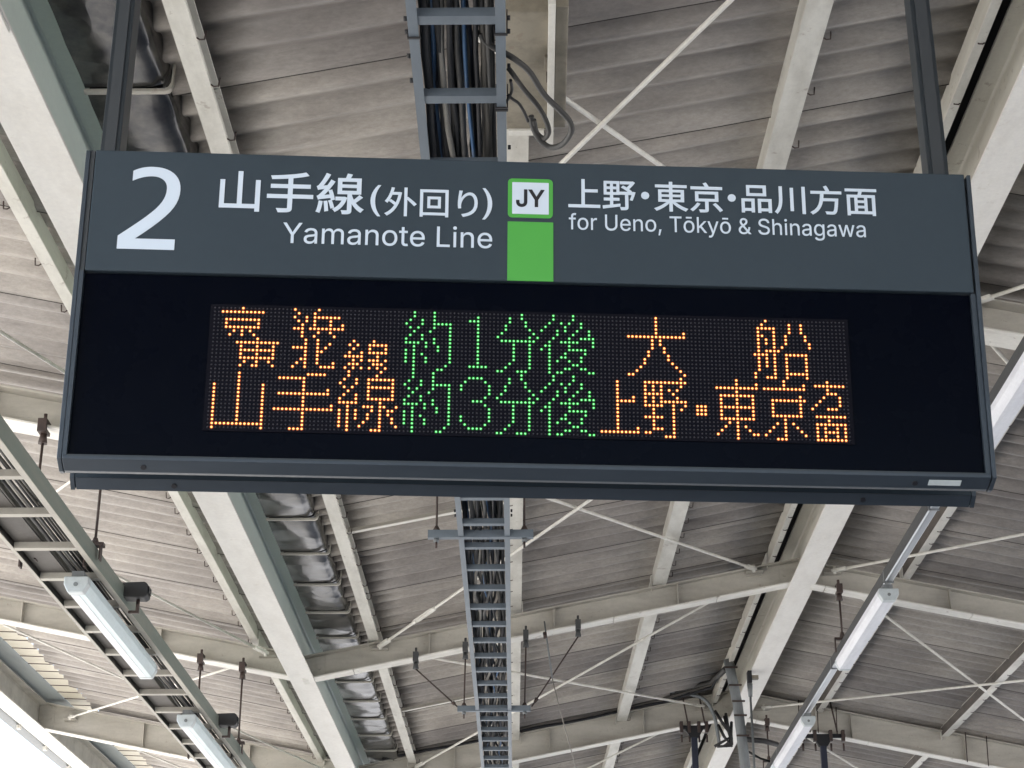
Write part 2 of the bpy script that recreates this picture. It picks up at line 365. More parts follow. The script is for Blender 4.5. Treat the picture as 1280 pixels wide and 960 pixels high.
# ------------------------------------------------------------------ girders
def girder(x0, x1, zf, y, depth, width, label, splits=()):
    zc = zf((x0 + x1) / 2)
    t = thing('roof_girder', ((x0 + x1) / 2, y, zc), label, 'girder', None)
    p0, p1 = V((x0, y, zf(x0))), V((x1, y, zf(x1))); tf = 0.012
    MB().sweep(p0, p1, Y, -0.004, 0.004, Z, tf, depth - tf).build('web', 'girder', t)
    d = (p1 - p0)
    # bottom flange, cut into lengths where clips interrupt its paint
    cuts = [0.0] + sorted(splits) + [1.0]
    for a, b in zip(cuts, cuts[1:]):
        e = 0.003 / d.length
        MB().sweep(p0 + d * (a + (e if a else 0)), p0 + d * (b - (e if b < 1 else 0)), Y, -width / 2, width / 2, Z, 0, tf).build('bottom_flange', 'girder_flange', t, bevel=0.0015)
    MB().sweep(p0, p1, Y, -width / 2, width / 2, Z, depth - tf, depth).build('top_flange', 'girder', t, bevel=0.0015)
    nst = max(1, int((x1 - x0) / 1.3))
    for q in range(1, nst + 1):
        sx = x0 + (x1 - x0) * q / (nst + 1)
        MB().box(sx - 0.004, sx + 0.004, y - width / 2 + 0.01, y - 0.0045, zf(sx) + 0.016, zf(sx) + depth - 0.016).build('stiffener', 'girder', t)
    # end plates with their bolts
    for (px, sx) in ((x0, 1), (x1, -1)):
        zz = zf(px)
        MB().sweep((px + sx * 0.001, y, zz), (px + sx * 0.17, y, zf(px + sx * 0.17)), Y, -0.016, -0.0045, Z, 0.02, depth - 0.02).build('end_plate', 'girder', t, bevel=0.001)
        for k in range(2):
            bx = px + sx * (0.055 + 0.07 * k); bz = zf(bx) + depth * 0.46
            MB().tube([(bx, y - 0.016, bz), (bx, y - 0.030, bz)], 0.019, 6).build('bolt', 'girder', t)
    return t
ORD = {3: 'first girder beyond the sign', 4: 'second girder beyond the sign', 5: 'third and deepest girder beyond the sign'}
for i, y in enumerate(GY):
    dep, wid = (0.29, 0.15) if i >= 5 else (0.20, 0.15)
    if i == 3: wid = 0.2
    nm = ORD.get(i)
    if i == 2: nm = 'girder above the sign hangers'
    if nm is None: nm = 'girder behind the camera' if i < 2 else 'farthest girder of the canopy'
    if i in (0, 1): nm = ('rearmost ' if i == 0 else 'second ') + nm
    girder(XA + 0.008, XB - 0.008, zbM, y, dep, wid, nm + ', middle slope', (0.10, 0.36, 0.62, 0.83) if i == 4 else ())
    girder(XB + 0.008, 9.4, zbR, y, dep, wid, nm + ', slope right of the ridge beam', (0.025, 0.075, 0.19) if i in (4, 5) else ())
    girder(XC + 0.008, XA - 0.008, zbL, y, dep, wid, nm + ', pale left slope', ())

# ------------------------------------------------------------------ purlins
def purlin(xn, xf, zf, wdt, hgt, side, label, webmat='purlin', ulip=0.012, hooks=0.42, hs=1):
    """C channel: web on one side, flanges top and bottom, small lip. xn, xf: x of the web at the near and far end"""
    t = thing('roof_purlin', (xn, Y0, zf(xn)), label, 'purlin')
    z0, z1 = zf(xn) - 0.002 - hgt, zf(xf) - 0.002 - hgt
    p0, p1 = V((xn, Y0, z0)), V((xf, Y1, z1))
    a0, a1 = (0, wdt * side) if side > 0 else (wdt * side, 0)
    MB().sweep(p0, p1, X, min(a0, a1), max(a0, a1), Z, 0, 0.006).build('bottom_flange', 'purlin', t, bevel=0.0015)
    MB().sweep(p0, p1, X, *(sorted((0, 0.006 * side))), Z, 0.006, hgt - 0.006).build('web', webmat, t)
    MB().sweep(p0, p1, X, min(a0, a1), max(a0, a1), Z, hgt - 0.006, hgt).build('top_flange', 'purlin', t)
    MB().sweep(p0, p1, X, *(sorted(((wdt - 0.005) * side, wdt * side))), Z, 0.006, 0.006 + ulip).build('lip', 'purlin', t)
    y = Y0 + 8.5; src = None
    while y < 22:
        f_ = (y - Y0) / (Y1 - Y0); c = p0.lerp(p1, f_)
        if src is None: src = hook(t, c.x + wdt * side, y, c.z + 0.004, hs); base = c.copy(); by = y
        else: inst(src, t, (c.x - base.x, y - by, c.z - base.z))
        y += hooks * random.uniform(0.7, 1.3)
    # cleats on every girder
    for gy in GY[2:6]:
        f_ = (gy - Y0) / (Y1 - Y0); c = p0.lerp(p1, f_)
        MB().box(c.x - 0.008 * side - 0.004, c.x - 0.008 * side + 0.004, gy - 0.05, gy + 0.05, c.z - 0.035, c.z + hgt * 0.8).build('cleat', 'purlin', t)
    return t
purlin(-1.328, -1.328, shM, 0.085, 0.105, 1, 'cream purlin running beside the shiny gutter', hs=1)
purlin(0.148, -0.263, shM, 0.105, 0.10, -1, 'cream purlin directly above the cable ladder', hs=1)
purlin(1.36, 0.717, shM, 0.11, 0.11, 1, 'broad cream purlin midway between cable ladder and ridge beam', hs=1)
purlin(1.955, 1.955, shM, 0.045, 0.12, 1, 'cream purlin hugging the dark ridge slot', 'cream', hs=-1)
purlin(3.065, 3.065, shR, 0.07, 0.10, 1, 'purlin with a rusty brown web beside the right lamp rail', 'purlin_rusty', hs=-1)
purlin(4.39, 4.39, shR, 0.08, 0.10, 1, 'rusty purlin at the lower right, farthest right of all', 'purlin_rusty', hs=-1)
purlin(-2.24, -2.24, shL, 0.062, 0.10, -1, 'beige purlin along the left edge of the valley beam', hs=-1)

# short struts between the purlins
def strut(p0, p1, label):
    p0, p1 = V(p0), V(p1)
    t = thing('angle_strut', p0, label, 'strut')
    MB().sweep(p0, p1, Y, -0.02, 0.02, Z, 0, 0.005).build('flange', 'girder_flange', t)
    MB().sweep(p0, p1, Y, 0.015, 0.02, Z, 0.005, 0.04).build('leg', 'girder', t)
strut((-1.26, 16.35 - 4.85, shM(-1.26) - 0.06), (-0.17, 16.35 - 4.85, shM(-0.17) - 0.06), 'thin cream strut from gutter purlin to ladder purlin, before the second girder')
strut((-1.26, 16.85, shM(-1.26) - 0.06), (-0.19, 16.85, shM(-0.19) - 0.06), 'thin cream strut from gutter purlin to ladder purlin, beyond the second girder')
strut((-1.26, 6.0 - 1.0, shM(-1.26) - 0.06), (-0.10, 5.0, shM(-0.10) - 0.06), 'thin cream strut from gutter purlin to ladder purlin, above the sign')

# ------------------------------------------------------------------ shiny valley gutter with straps
gut = thing('valley_gutter', (-1.58, Y0, 3.85), 'dark mirror-like metal gutter trough held in cream straps beside the sage beam', 'gutter')
zg = 3.845
step = 0.735; yy = 3.72 - step * 8; k = 0
prof = [(-1.75, 0.0), (-1.465, 0.0), (-1.425, 0.03), (-1.418, 0.20), (-1.424, 0.20), (-1.431, 0.035), (-1.468, 0.006), (-1.75, 0.006)]
while yy < 26:
    # each length of lining bulges a little differently between its straps
    mb = MB(); n = 7; rings = []
    inner = [(-1.752, 0.0), (-1.66, 0.0), (-1.56, 0.0), (-1.485, 0.003), (-1.44, 0.018), (-1.425, 0.06), (-1.42, 0.12), (-1.418, 0.205)]
    for j in range(n + 1):
        s = j / n; b = len(mb.v); rings.append(b)
        for q, (gx, gz) in enumerate(inner):
            bulge = math.sin(math.pi * s) * (0.004 + 0.006 * random.random()) * (1 if 0 < q < 5 else 0.4)
            mb.v.append(V((gx + (random.uniform(-0.002, 0.002) + (0.4 * bulge if q > 4 else 0)), yy + 0.012 + (step - 0.024) * s, zg + gz - bulge)))
    m_ = len(inner)
    for a, b in zip(rings, rings[1:]):
        for q in range(m_ - 1): mb.face([a + q, a + q + 1, b + q + 1, b + q], True)
    mb.build('trough_panel', 'gutter', gut)
    # strap: a flat bar under the trough turned up its right side
    st = MB(); st.box(-1.755, -1.435, yy - 0.012, yy + 0.012, zg - 0.018, zg - 0.003)
    st.prism([(-1.435, zg - 0.018), (-1.420, zg - 0.014), (-1.410, zg - 0.004), (-1.405, zg + 0.02), (-1.402, zg + 0.20), (-1.410, zg + 0.20), (-1.413, zg + 0.025), (-1.423, zg + 0.004), (-1.435, zg - 0.003)], 'Y', yy - 0.012, yy + 0.012)
    st.build('strap', 'girder', gut, bevel=0.002)
    yy += step; k += 1

MB().prism([(-2.02, 3.96), (-2.02, 4.09), (-1.36, 4.09), (-1.36, 3.975), (-1.365, 3.975), (-1.365, 4.08), (-2.01, 4.08), (-2.01, 3.96)], 'Y', Y0, Y1).build('cover', 'slot_shade', gut)

# ------------------------------------------------------------------ left eave: closing panels, soffit, outer gutter
ev = thing('eave_closure', (-4.95, Y0, 4.4), 'strip of pale cream closing panels and grey soffit along the left eave', 'eave')
src = None
for i in range(60):
    y = 12.0 + i * 0.30
    o = MB().sweep((-4.83, y + 0.006, 4.50), (-4.83, y + 0.294, 4.50), V((-1, 0, 0.04)), 0, 0.24, Z, 0, 0.006).build('closing_panel', 'eave_panel', ev) if src is None else inst(src, ev, (0, i * 0.30, 0))
    if src is None:
        src = o; seam = MB().sweep((-4.82, y - 0.010, 4.494), (-4.82, y + 0.004, 4.494), V((-1, 0, 0.04)), 0, 0.25, Z, 0, 0.005).build('joint_seam', 'iron', ev)
    else: inst(seam, ev, (0, i * 0.30, 0))
MB().sweep((-5.07, Y0, 4.503), (-5.07, Y1, 4.503), V((-1, 0, 0.05)), 0, 0.42, Z, 0, 0.006).build('soffit', 'soffit', ev)
MB().sweep((-4.83, Y0, 4.50), (-4.83, 11.99, 4.50), V((-1, 0, 0.04)), 0, 0.24, Z, 0, 0.006).build('near_panel', 'eave_panel', ev)
eg = thing('eave_gutter', (-5.55, Y0, 4.3), 'grey green rain gutter at the far left edge against the white sky', 'gutter')
MB().prism([(-5.47, 4.18), (-5.60, 4.18), (-5.66, 4.24), (-5.68, 4.42), (-5.66, 4.42), (-5.64, 4.25), (-5.59, 4.20), (-5.47, 4.20)], 'Y', Y0, Y1, True).build('trough', 'eave_gutter', eg)
src = None
for i in range(16):
    y = 11 + i * 1.1
    src_ = MB().box(-5.50, -5.462, y, y + 0.06, 4.14, 4.30).build('bracket', 'girder_flange', eg) if src is None else inst(src, eg, (0, i * 1.1, 0))
    if src is None: src = src_

# ------------------------------------------------------------------ brace rods
def brace(p0, p1, label, r=0.012, tb=None, lug=True):
    p0, p1 = V(p0), V(p1); d = p1 - p0
    t = thing('brace_rod', p0, label, 'brace rod')
    MB().tube([p0, p1], r, 7).build('rod', 'rod', t)
    if lug:
        for p, q in ((p0, p1), (p1, p0)):
            e = (q - p).normalized()
            MB().sweep(p, p + e * 0.16, e.cross(Z).normalized(), -0.022, 0.022, Z, -0.012, 0.0125).build('fork_end', 'rod', t, bevel=0.003)
            MB().box(p.x - 0.07, p.x + 0.07, *sorted((p.y, p.y - math.copysign(0.10, e.y))), p.z - 0.018, p.z - 0.0125).build('gusset_plate', 'girder', t)
            MB().tube([p + e * 0.02 + Z * 0.03, p + e * 0.02 - Z * 0.03], 0.013, 6).build('pin', 'rod', t)
    if tb is not None:
        c = p0 + d * tb; e = d.normalized(); s_ = e.cross(Z).normalized()
        tbm = MB()
        for sg in (-1, 1):
            tbm.tube([c - e * 0.17 + s_ * 0.006 * sg, c - e * 0.13 + s_ * 0.022 * sg, c + e * 0.13 + s_ * 0.022 * sg, c + e * 0.17 + s_ * 0.006 * sg], 0.007, 6)
        for sg in (-1, 1):
            tbm.tube([c + e * (0.15 * sg) - e * 0.025, c + e * (0.15 * sg) + e * 0.025], 0.017, 6)
        tbm.build('turnbuckle', 'rod', t)
    return t
gt = lambda zf, x: zf(x) + 0.15
bays = [(1, 2, 'behind the camera'), (2, 3, 'in the bay above the sign'), (3, 4, 'in the bay below the sign'), (4, 5, 'in the bay beyond the second girder'), (5, 6, 'in the farthest bay')]
for a, b, wh in bays:
    ya, yb = GY[a] + 0.08, GY[b] - 0.08
    xa, xb = -1.24, 1.84
    brace((xa, yb, gt(zbM, xa)), (xb, ya, gt(zbM, xb)), 'pale rod rising from gutter to ridge beam, ' + wh, tb=0.13 if a == 3 else None)
    brace((xb, yb, gt(zbM, xb) + 0.024), (xa, ya, gt(zbM, xa) + 0.024), 'pale crossing rod under the middle slope, ' + wh)
    xa, xb = -2.15, -5.0
    brace((xa, yb, gt(zbL, xa)), (xb, ya, gt(zbL, xb)), 'thin rod with turnbuckle under the left slope, ' + wh, 0.0105, 0.42)
    brace((xb, yb, gt(zbL, xb) + 0.024), (xa, ya, gt(zbL, xa) + 0.024), 'thin rod from eave to valley beam, ' + wh, 0.0105, 0.6 if a == 4 else None)
    xa, xb = 2.48, 5.9
    brace((xa, yb, gt(zbR, xa)), (xb, ya, gt(zbR, xb)), 'pale rod leaving the ridge beam rightward, ' + wh)
    brace((xb, yb, gt(zbR, xb) + 0.024), (xa, ya, gt(zbR, xa) + 0.024), 'pale rod crossing back under the right slope, ' + wh)

# ------------------------------------------------------------------ cable ladder in the middle
LN, LF = V((-0.355, 4.2, 3.03)), V((-0.455, 14.1, 3.244))
def lp(y): return LN + (LF - LN) * ((y - LN.y) / (LF.y - LN.y))
lad = thing('cable_ladder', lp(2.0), 'slate grey cable ladder full of cables running away behind the middle of the sign', 'cable ladder')
ya, yb = 1.5, 24.5; LW = 0.287
for off, nm in ((0, 'rail'), (LW - 0.030, 'rail')):
    a, b = lp(ya) + X * off, lp(yb) + X * off
    MB().sweep(a, b, X, 0, 0.030, Z, -0.004, 0).build(nm, 'slate_steel', lad)
    w0 = 0.0 if off == 0 else 0.026
    MB().sweep(a, b, X, w0, w0 + 0.004, Z, 0, 0.075).build(nm + '_side', 'slate_steel', lad)
src = None; y = 4.30 - 0.44 * 6; y_first = y
while y < 24:
    c = lp(y)
    if src is None:
        mb = MB(); mb.box(c.x + 0.005, c.x + LW - 0.005, y, y + 0.042, c.z + 0.001, c.z + 0.0035)
        mb.box(c.x + 0.005, c.x + LW - 0.005, y + 0.001, y + 0.004, c.z + 0.0036, c.z + 0.032)
        src = mb.build('rung', 'slate_steel', lad); c0 = c
    else: inst(src, lad, (c - c0))
    y += 0.44
    # splice bolts now and then
cm = ['cable_dark', 'cable_grey', 'cable_navy', 'cable_dark', 'cable_brown', 'cable_dark', 'cable_grey', 'cable_blue', 'cable_navy', 'cable_dark', 'cable_brown', 'cable_dark', 'cable_dark', 'cable_navy', 'cable_dark', 'cable_pale', 'cable_grey', 'cable_dark', 'cable_blue', 'cable_dark', 'cable_navy', 'cable_dark', 'cable_pale', 'cable_dark', 'cable_dark']
ORDN = ['first', 'second', 'third', 'fourth', 'fifth', 'sixth', 'seventh', 'eighth', 'ninth', 'tenth', 'eleventh', 'twelfth']
cname = {'cable_dark': 'black', 'cable_grey': 'dusty grey', 'cable_navy': 'navy', 'cable_brown': 'brown grey', 'cable_blue': 'blue', 'cable_pale': 'pale dusty'}
for i, mt in enumerate(cm):
    pts = []; u = 0.035 + (LW - 0.07) * ((i * 0.618) % 1.0 if i > 11 else i / 12); y = ya + 0.2
    rad = [0.013, 0.011, 0.009, 0.012, 0.008][i % 5] * (0.8 if mt in ('cable_blue', 'cable_pale') else 1)
    lay = 0.04 + rad + (0.022 * (i % 3)) + (0.03 if i > 16 else 0)
    ph = random.uniform(0, 6); amp = random.uniform(0.006, 0.026)
    while y < yb:
        c = lp(y); far = min(1.0, max(0.25, (y - 8) / 3))
        uu = u + amp * math.sin(y * 1.7 + ph) * far * 1.4 + amp * far * math.sin(y * 4.3 + ph * 2) + random.uniform(-0.006, 0.006)
        uu = min(max(uu, 0.038), LW - 0.045)
        pts.append((c.x + uu, y, c.z + lay + 0.012 * math.sin(y * 2.3 + ph))); y += 0.22
    tag(MB().tube(pts, rad, 6).build('cable', mt), (('%s cable, %s from the left in the middle cable ladder' % (cname[mt], ORDN[i])) if i < 12 else 'loose %s cable lying across the others in the middle ladder' % cname[mt]), 'cable', 'cables lying in the middle ladder')

for q, (yy_, sd) in enumerate(((4.36, 1), (4.43, 1), (4.62, 1), (4.70, 0), (4.36, 0), (4.43, 0), (4.56, 0), (5.12, 1), (9.02, 0), (9.10, 0), (9.02, 1), (9.10, 1))):
    c = lp(yy_); bx = c.x + (LW if sd else 0.0); e = 1 if sd else -1
    MB().tube([(bx + 0.004 * e, yy_, c.z + 0.035), (bx + 0.014 * e, yy_, c.z + 0.035)], 0.008, 6).build('splice_bolt', 'black', lad)
for yy_, sd in ((4.40, 0), (4.385, 1), (4.80, 1), (4.815, 1)):
    c = lp(yy_); bx = c.x + (LW - 0.03 if sd else 0.0); mb = MB()
    mb.box(bx - 0.004, bx + 0.036, yy_ - 0.004, yy_ + 0.004, c.z - 0.009, c.z - 0.005); mb.box(bx - 0.004, bx, yy_ - 0.004, yy_ + 0.004, c.z - 0.005, c.z + 0.08); mb.box(bx + 0.032, bx + 0.036, yy_ - 0.004, yy_ + 0.004, c.z - 0.005, c.z + 0.08)
    mb.build('cable_tie', 'black', lad)

# trapeze hangers of the ladder
def beam_clamp(parent, x, y, z, mat='iron', s=1.0):
    """G clamp gripping the near edge of a bottom flange at height z"""
    c = MB(); c.box(x - 0.022 * s, x + 0.022 * s, y - 0.125, y - 0.05, z + 0.013, z + 0.030)
    c.box(x - 0.022 * s, x + 0.022 * s, y - 0.145, y - 0.120, z - 0.045, z + 0.030)
    c.box(x - 0.022 * s, x + 0.022 * s, y - 0.120, y - 0.05, z - 0.045, z - 0.025)
    c.tube([(x, y - 0.09, z + 0.075), (x, y - 0.09, z + 0.030)], 0.010 * s, 6)
    c.tube([(x, y - 0.09, z - 0.025), (x, y - 0.09, z - 0.001)], 0.009 * s, 6)
    o = c.build('beam_clamp', mat, parent)
    n = MB().tube([(x, y - 0.09, z - 0.10), (x, y - 0.09, z - 0.045)], [0.026 * s, 0.017 * s], 6).build('swivel', mat, o)
    return V((x, y - 0.09, z - 0.10))
def trapeze(y, label, xl, xr, rods, diag=()):
    c = lp(y)
    t = thing('ladder_hanger', (c.x + LW / 2, y, c.z), label, 'ladder hanger')
    MB().box(xl, xr, y - 0.045, y - 0.004, c.z - 0.010, c.z - 0.006).build('cross_channel', 'slate_steel', t)
    MB().box(xl, xr, y - 0.045, y - 0.040, c.z - 0.0058, c.z + 0.034).build('channel_side', 'slate_steel', t)
    for x, gx, gy in rods:
        top = beam_clamp(t, gx, gy, zbM(gx), 'galv_dark')
        MB().tube([top, (x, y - 0.02, c.z + 0.02)], 0.0065, 6).build('hanger_rod', 'iron', t)
        MB().tube([(x, y - 0.02, c.z + 0.036), (x, y - 0.02, c.z + 0.062)], [0.024, 0.010], 8).build('washer_nut', 'iron', t)
        MB().tube([(x, y - 0.02, c.z - 0.03), (x, y - 0.02, c.z - 0.011)], 0.016, 6).build('nut', 'galv_dull', t)
        MB().tube([(x, y - 0.02, c.z - 0.065), (x, y - 0.02, c.z - 0.03)], 0.0065, 6).build('rod_end', 'iron', t)
    for x, gx, gy in diag:
        top = beam_clamp(t, gx, gy, zbM(gx), 'galv_dark')
        e = V((x, y - 0.02, c.z + 0.03))
        MB().tube([top, e], 0.0065, 6).build('sway_rod', 'iron', t)
        q = e.lerp(top, 0.06); MB().tube([q, q.lerp(top, 0.06)], [0.012, 0.018], 6).build('coupler', 'iron', t)
    return t
trapeze(9.40, 'slate cross channel carrying the ladder just below the sign', -0.577, 0.010, [(-0.53, -0.53, 9.4 + 0.07), (-0.04, -0.04, 9.4 + 0.07)])
trapeze(14.06, 'slate cross channel with splayed sway rods carrying the ladder under the second girder', -0.60, -0.015, [(-0.548, -0.54, 14.1), (-0.062, -0.05, 14.1)], [(-0.60, -0.94, 14.1), (-0.005, 0.375, 14.1)])

# thin dropper wire near the ladder
wr = thing('dropper_wire', (0.10, 13.9, 3.9), 'thin grey wire hanging down to the right of the ladder', 'wire')
MB().tube([(0.10, 13.95, 3.95), (0.13, 13.95, 3.72), (0.16, 13.95, 3.48)], 0.007, 5).build('chain', 'galv_dull', wr)
MB().tube([(0.16, 13.95, 3.48), (0.22, 13.95, 3.22), (0.345, 13.95, 2.75), (0.40, 13.95, 2.5)], 0.0045, 5).build('wire', 'cable_pale', wr)
MB().tube([(0.103, 13.95, 3.86), (0.108, 13.95, 3.81)], 0.016, 6).build('link', 'iron', wr)

# ------------------------------------------------------------------ junction box and looping cables beside the ladder
jb = thing('junction_box', (0.04, 6.0, 3.98), 'stained beige box with a side channel behind the looping cables, above the sign', 'junction box')
MB().box(-0.10, 0.075, 5.60, 6.44, 3.965, 4.06).build('body', 'jbox', jb, bevel=0.006)
MB().box(0.072, 0.100, 5.50, 6.52, 3.93, 4.05).build('hinge_rail', 'purlin', jb, bevel=0.003)
MB().box(0.102, 0.150, 5.58, 6.44, 3.975, 4.06).build('side_flange', 'jbox', jb, bevel=0.003)
MB().box(0.060, 0.071, 5.88, 5.96, 3.950, 3.964).build('latch', 'jbox', jb, bevel=0.002)
MB().box(0.068, 0.0715, 6.0, 6.05, 3.945, 3.964).build('latch', 'iron', jb)
MB().box(-0.09, 0.06, 6.43, 6.47, 3.955, 3.968).build('bottom_lip', 'purlin', jb)
def loop(pts, r, mat, label):
    # smooth a polyline with Catmull-Rom
    P = [V(p) for p in pts]; out = []
    for i in range(len(P) - 1):
        a, b, c, d = P[max(i - 1, 0)], P[i], P[i + 1], P[min(i + 2, len(P) - 1)]
        for k in range(8):
            t = k / 8; out.append(0.5 * ((2 * b) + (-a + c) * t + (2 * a - 5 * b + 4 * c - d) * t * t + (-a + 3 * b - 3 * c + d) * t ** 3))
    out.append(P[-1])
    return tag(MB().tube(out, r, 8).build('looping_cable', mat), label, 'cable')
LOOPS = True

# ------------------------------------------------------------------ station sign
SGN = bpy.data.objects.new('station_sign', None); COL.objects.link(SGN)
so_, sr = V((0.003989, 4.20207, 2.034155)), (R(3.98697), R(0.19454), R(3.49657))
rot = Matrix.Rotation(sr[2], 3, 'Z') @ Matrix.Rotation(sr[0], 3, 'X') @ Matrix.Rotation(sr[1], 3, 'Y')
SGN.location = so_ + V((0, 0, EYE)); SGN.rotation_euler = rot.to_euler()
tag(SGN, 'hanging slate grey platform sign with white lettering and a black amber and green LED display', 'station sign')
def sbox(x0, x1, d0, d1, z0, z1, name, mat, parent=SGN, bevel=0.0):
    return MB().box(x0, x1, d0, d1, z0, z1).build(name, mat, parent, local=True, bevel=bevel)
def sprism(prof, x0, x1, name, mat, bevel=0.0):
    return MB().prism(prof, 'X', x0, x1).build(name, mat, SGN, local=True, bevel=bevel)
HV = 0.4357; MID = 0.0845
sbox(-1.176, 1.188, 0.004, 0.05, MID, HV, 'header_panel', 'slate', bevel=0.003)
sbox(-1.176, 1.178, 0.018, 0.048, -0.424, MID - 0.004, 'display_window', 'glass')
sprism([(0.0, -0.4236), (0.0, -0.4335), (0.040, -0.4540), (0.060, -0.4540), (0.060, -0.4236)], -1.188, 1.19, 'bottom_frame', 'slate_frame', 0.002)
sprism([(0.0, -0.4215), (0.0, -0.4265), (0.006, -0.4265), (0.006, -0.4215)], -1.176, 1.178, 'glazing_strip', 'post')
def side(x0, x1, name, mat):
    return sprism([(0.0, HV - 0.004), (0.0, -0.4335), (0.042, -0.4555), (0.062, -0.4555), (0.062, HV - 0.004)], x0, x1, name, mat, 0.0015)
side(-1.2005, -1.189, 'end_plate', 'slate_frame'); side(1.1935, 1.2045, 'end_plate', 'slate_frame')
sbox(-1.1885, -1.1775, 0.002, 0.05, -0.4235, MID - 0.002, 'side_frame', 'slate_frame')
sbox(-1.1885, -1.1775, 0.006, 0.05, MID, HV - 0.002, 'side_frame', 'post2')
sbox(1.1795, 1.1925, 0.008, 0.05, -0.4235, MID - 0.002, 'side_frame', 'slate_frame')
sbox(1.1890, 1.1930, 0.016, 0.05, MID, HV - 0.01, 'side_gap', 'jblack')
sbox(-1.15, 1.15, 0.062, 0.068, -0.40, HV - 0.02, 'back_board', 'post')
for x in (-0.985, 0.995):
    MB().tube([(x, 0.021, -0.4475), (x, 0.024, -0.4435)], 0.0075, 10).build('screw', 'jblack', SGN, local=True)
MB().prism([(0.0115, -0.4400), (0.0290, -0.4490), (0.0290, -0.4482), (0.0115, -0.4392)], 'X', 1.03, 1.115).build('maker_sticker', 'lamp_cap', SGN, local=True)
# rear case of the double sided sign
rc = sprism([(0.18, 0.40), (0.18, -0.4300), (0.204, -0.4500), (0.24, -0.42), (0.26, 0.40)], -1.189, 1.192, 'rear_case', 'slate')
sprism([(0.178, -0.4315), (0.206, -0.4555), (0.209, -0.4545), (0.2052, -0.4515), (0.18, -0.4302)], -1.186, 1.189, 'rear_bottom_frame', 'slate_frame')
for x0, x1 in ((-1.2005, -1.1895), (1.1925, 1.2035)):
    sprism([(0.178, 0.40), (0.178, -0.432), (0.206, -0.457), (0.243, -0.425), (0.262, 0.40)], x0, x1, 'rear_end_plate', 'slate_frame')
for x in (-0.93, 0.90):
    MB().tube([(x, 0.192, -0.4465), (x, 0.195, -0.4425)], 0.0075, 10).build('screw', 'jblack', SGN, local=True)
# lettering
INV = rot.inverted()
import os
FONT = None                                   # the sans face that ships inside Blender
try:
    for base in ('LOCAL', 'SYSTEM'):
        fp = os.path.join(bpy.utils.resource_path(base), 'datafiles', 'fonts', 'Inter.woff2')
        if FONT is None and os.path.exists(fp): FONT = bpy.data.fonts.load(fp)
except Exception: FONT = None
def spline_points(sp):
    out = []
    if sp.type != 'BEZIER': return [(p.co[0], p.co[1]) for p in sp.points]
    bp = list(sp.bezier_points); n = len(bp)
    for a in range(n):
        p, q = bp[a], bp[(a + 1) % n]; p0, p1, p2, p3 = p.co, p.handle_right, q.handle_left, q.co
        st = 1 if (p0 - p1).length < 1e-6 and (p2 - p3).length < 1e-6 else 6
        for k in range(st):
            t = k / st; u = 1 - t; r_ = p0 * u ** 3 + p1 * (3 * u * u * t) + p2 * (3 * u * t * t) + p3 * t ** 3
            if not out or abs(r_.x - out[-1][0]) + abs(r_.y - out[-1][1]) > 1e-5: out.append((r_.x, r_.y))
    return out
def area(p): return 0.5 * sum(p[i][0] * p[(i + 1) % len(p)][1] - p[(i + 1) % len(p)][0] * p[i][1] for i in range(len(p)))
def glyph_mesh(cv, bold):
    # union of all contours by a constrained triangulation, kept where the winding number is not zero
    from mathutils.geometry import delaunay_2d_cdt
    polys = [spline_points(sp) for sp in cv.splines]; polys = [p for p in polys if len(p) > 2]
    sgn = 1 if sum(area(p) for p in polys) > 0 else -1
    out = []
    for p in polys:                                        # thicken: push every contour point outward
        n = len(p); q = []
        for i in range(n):
            a, b, c = V(p[i - 1]), V(p[i]), V(p[(i + 1) % n])
            d1, d2 = (b - a).normalized(), (c - b).normalized()
            n1, n2 = V((d1.y, -d1.x)), V((d2.y, -d2.x)); m_ = (n1 + n2)
            m_ = m_ / max(m_.length_squared / 2, 0.5)
            q.append(tuple(b + m_ * bold * sgn))
        out.append(q)
    # glyphs are handled in clusters that overlap in x, to keep each triangulation small
    out.sort(key=lambda p: min(v[0] for v in p)); clusters = []; hi = -1e9
    for p in out:
        if min(v[0] for v in p) > hi: clusters.append([])
        clusters[-1].append(p); hi = max(hi, max(v[0] for v in p))
    verts, faces = [], []
    for cl in clusters:
        vs, es = [], []
        for p in cl:
            b = len(vs); vs += [V(v) for v in p]; es += [(b + i, b + (i + 1) % len(p)) for i in range(len(p))]
        r_ = delaunay_2d_cdt(vs, es, [], 0, 1e-6)
        b = len(verts); verts += [(v.x, v.y, 0) for v in r_[0]]
        for f in r_[2]:
            cx = sum(r_[0][i].x for i in f) / len(f); cy = sum(r_[0][i].y for i in f) / len(f); wn = 0
            for p in cl:
                x0, y0 = p[-1]
                for x1, y1 in p:
                    if (y0 <= cy) != (y1 <= cy) and x0 + (cy - y0) / (y1 - y0) * (x1 - x0) > cx: wn += 1 if y1 > y0 else -1
                    x0, y0 = x1, y1
            if wn: faces.append(tuple(b + i for i in f))
    me = bpy.data.meshes.new('t'); me.from_pydata(verts, [], faces); me.update(); return me
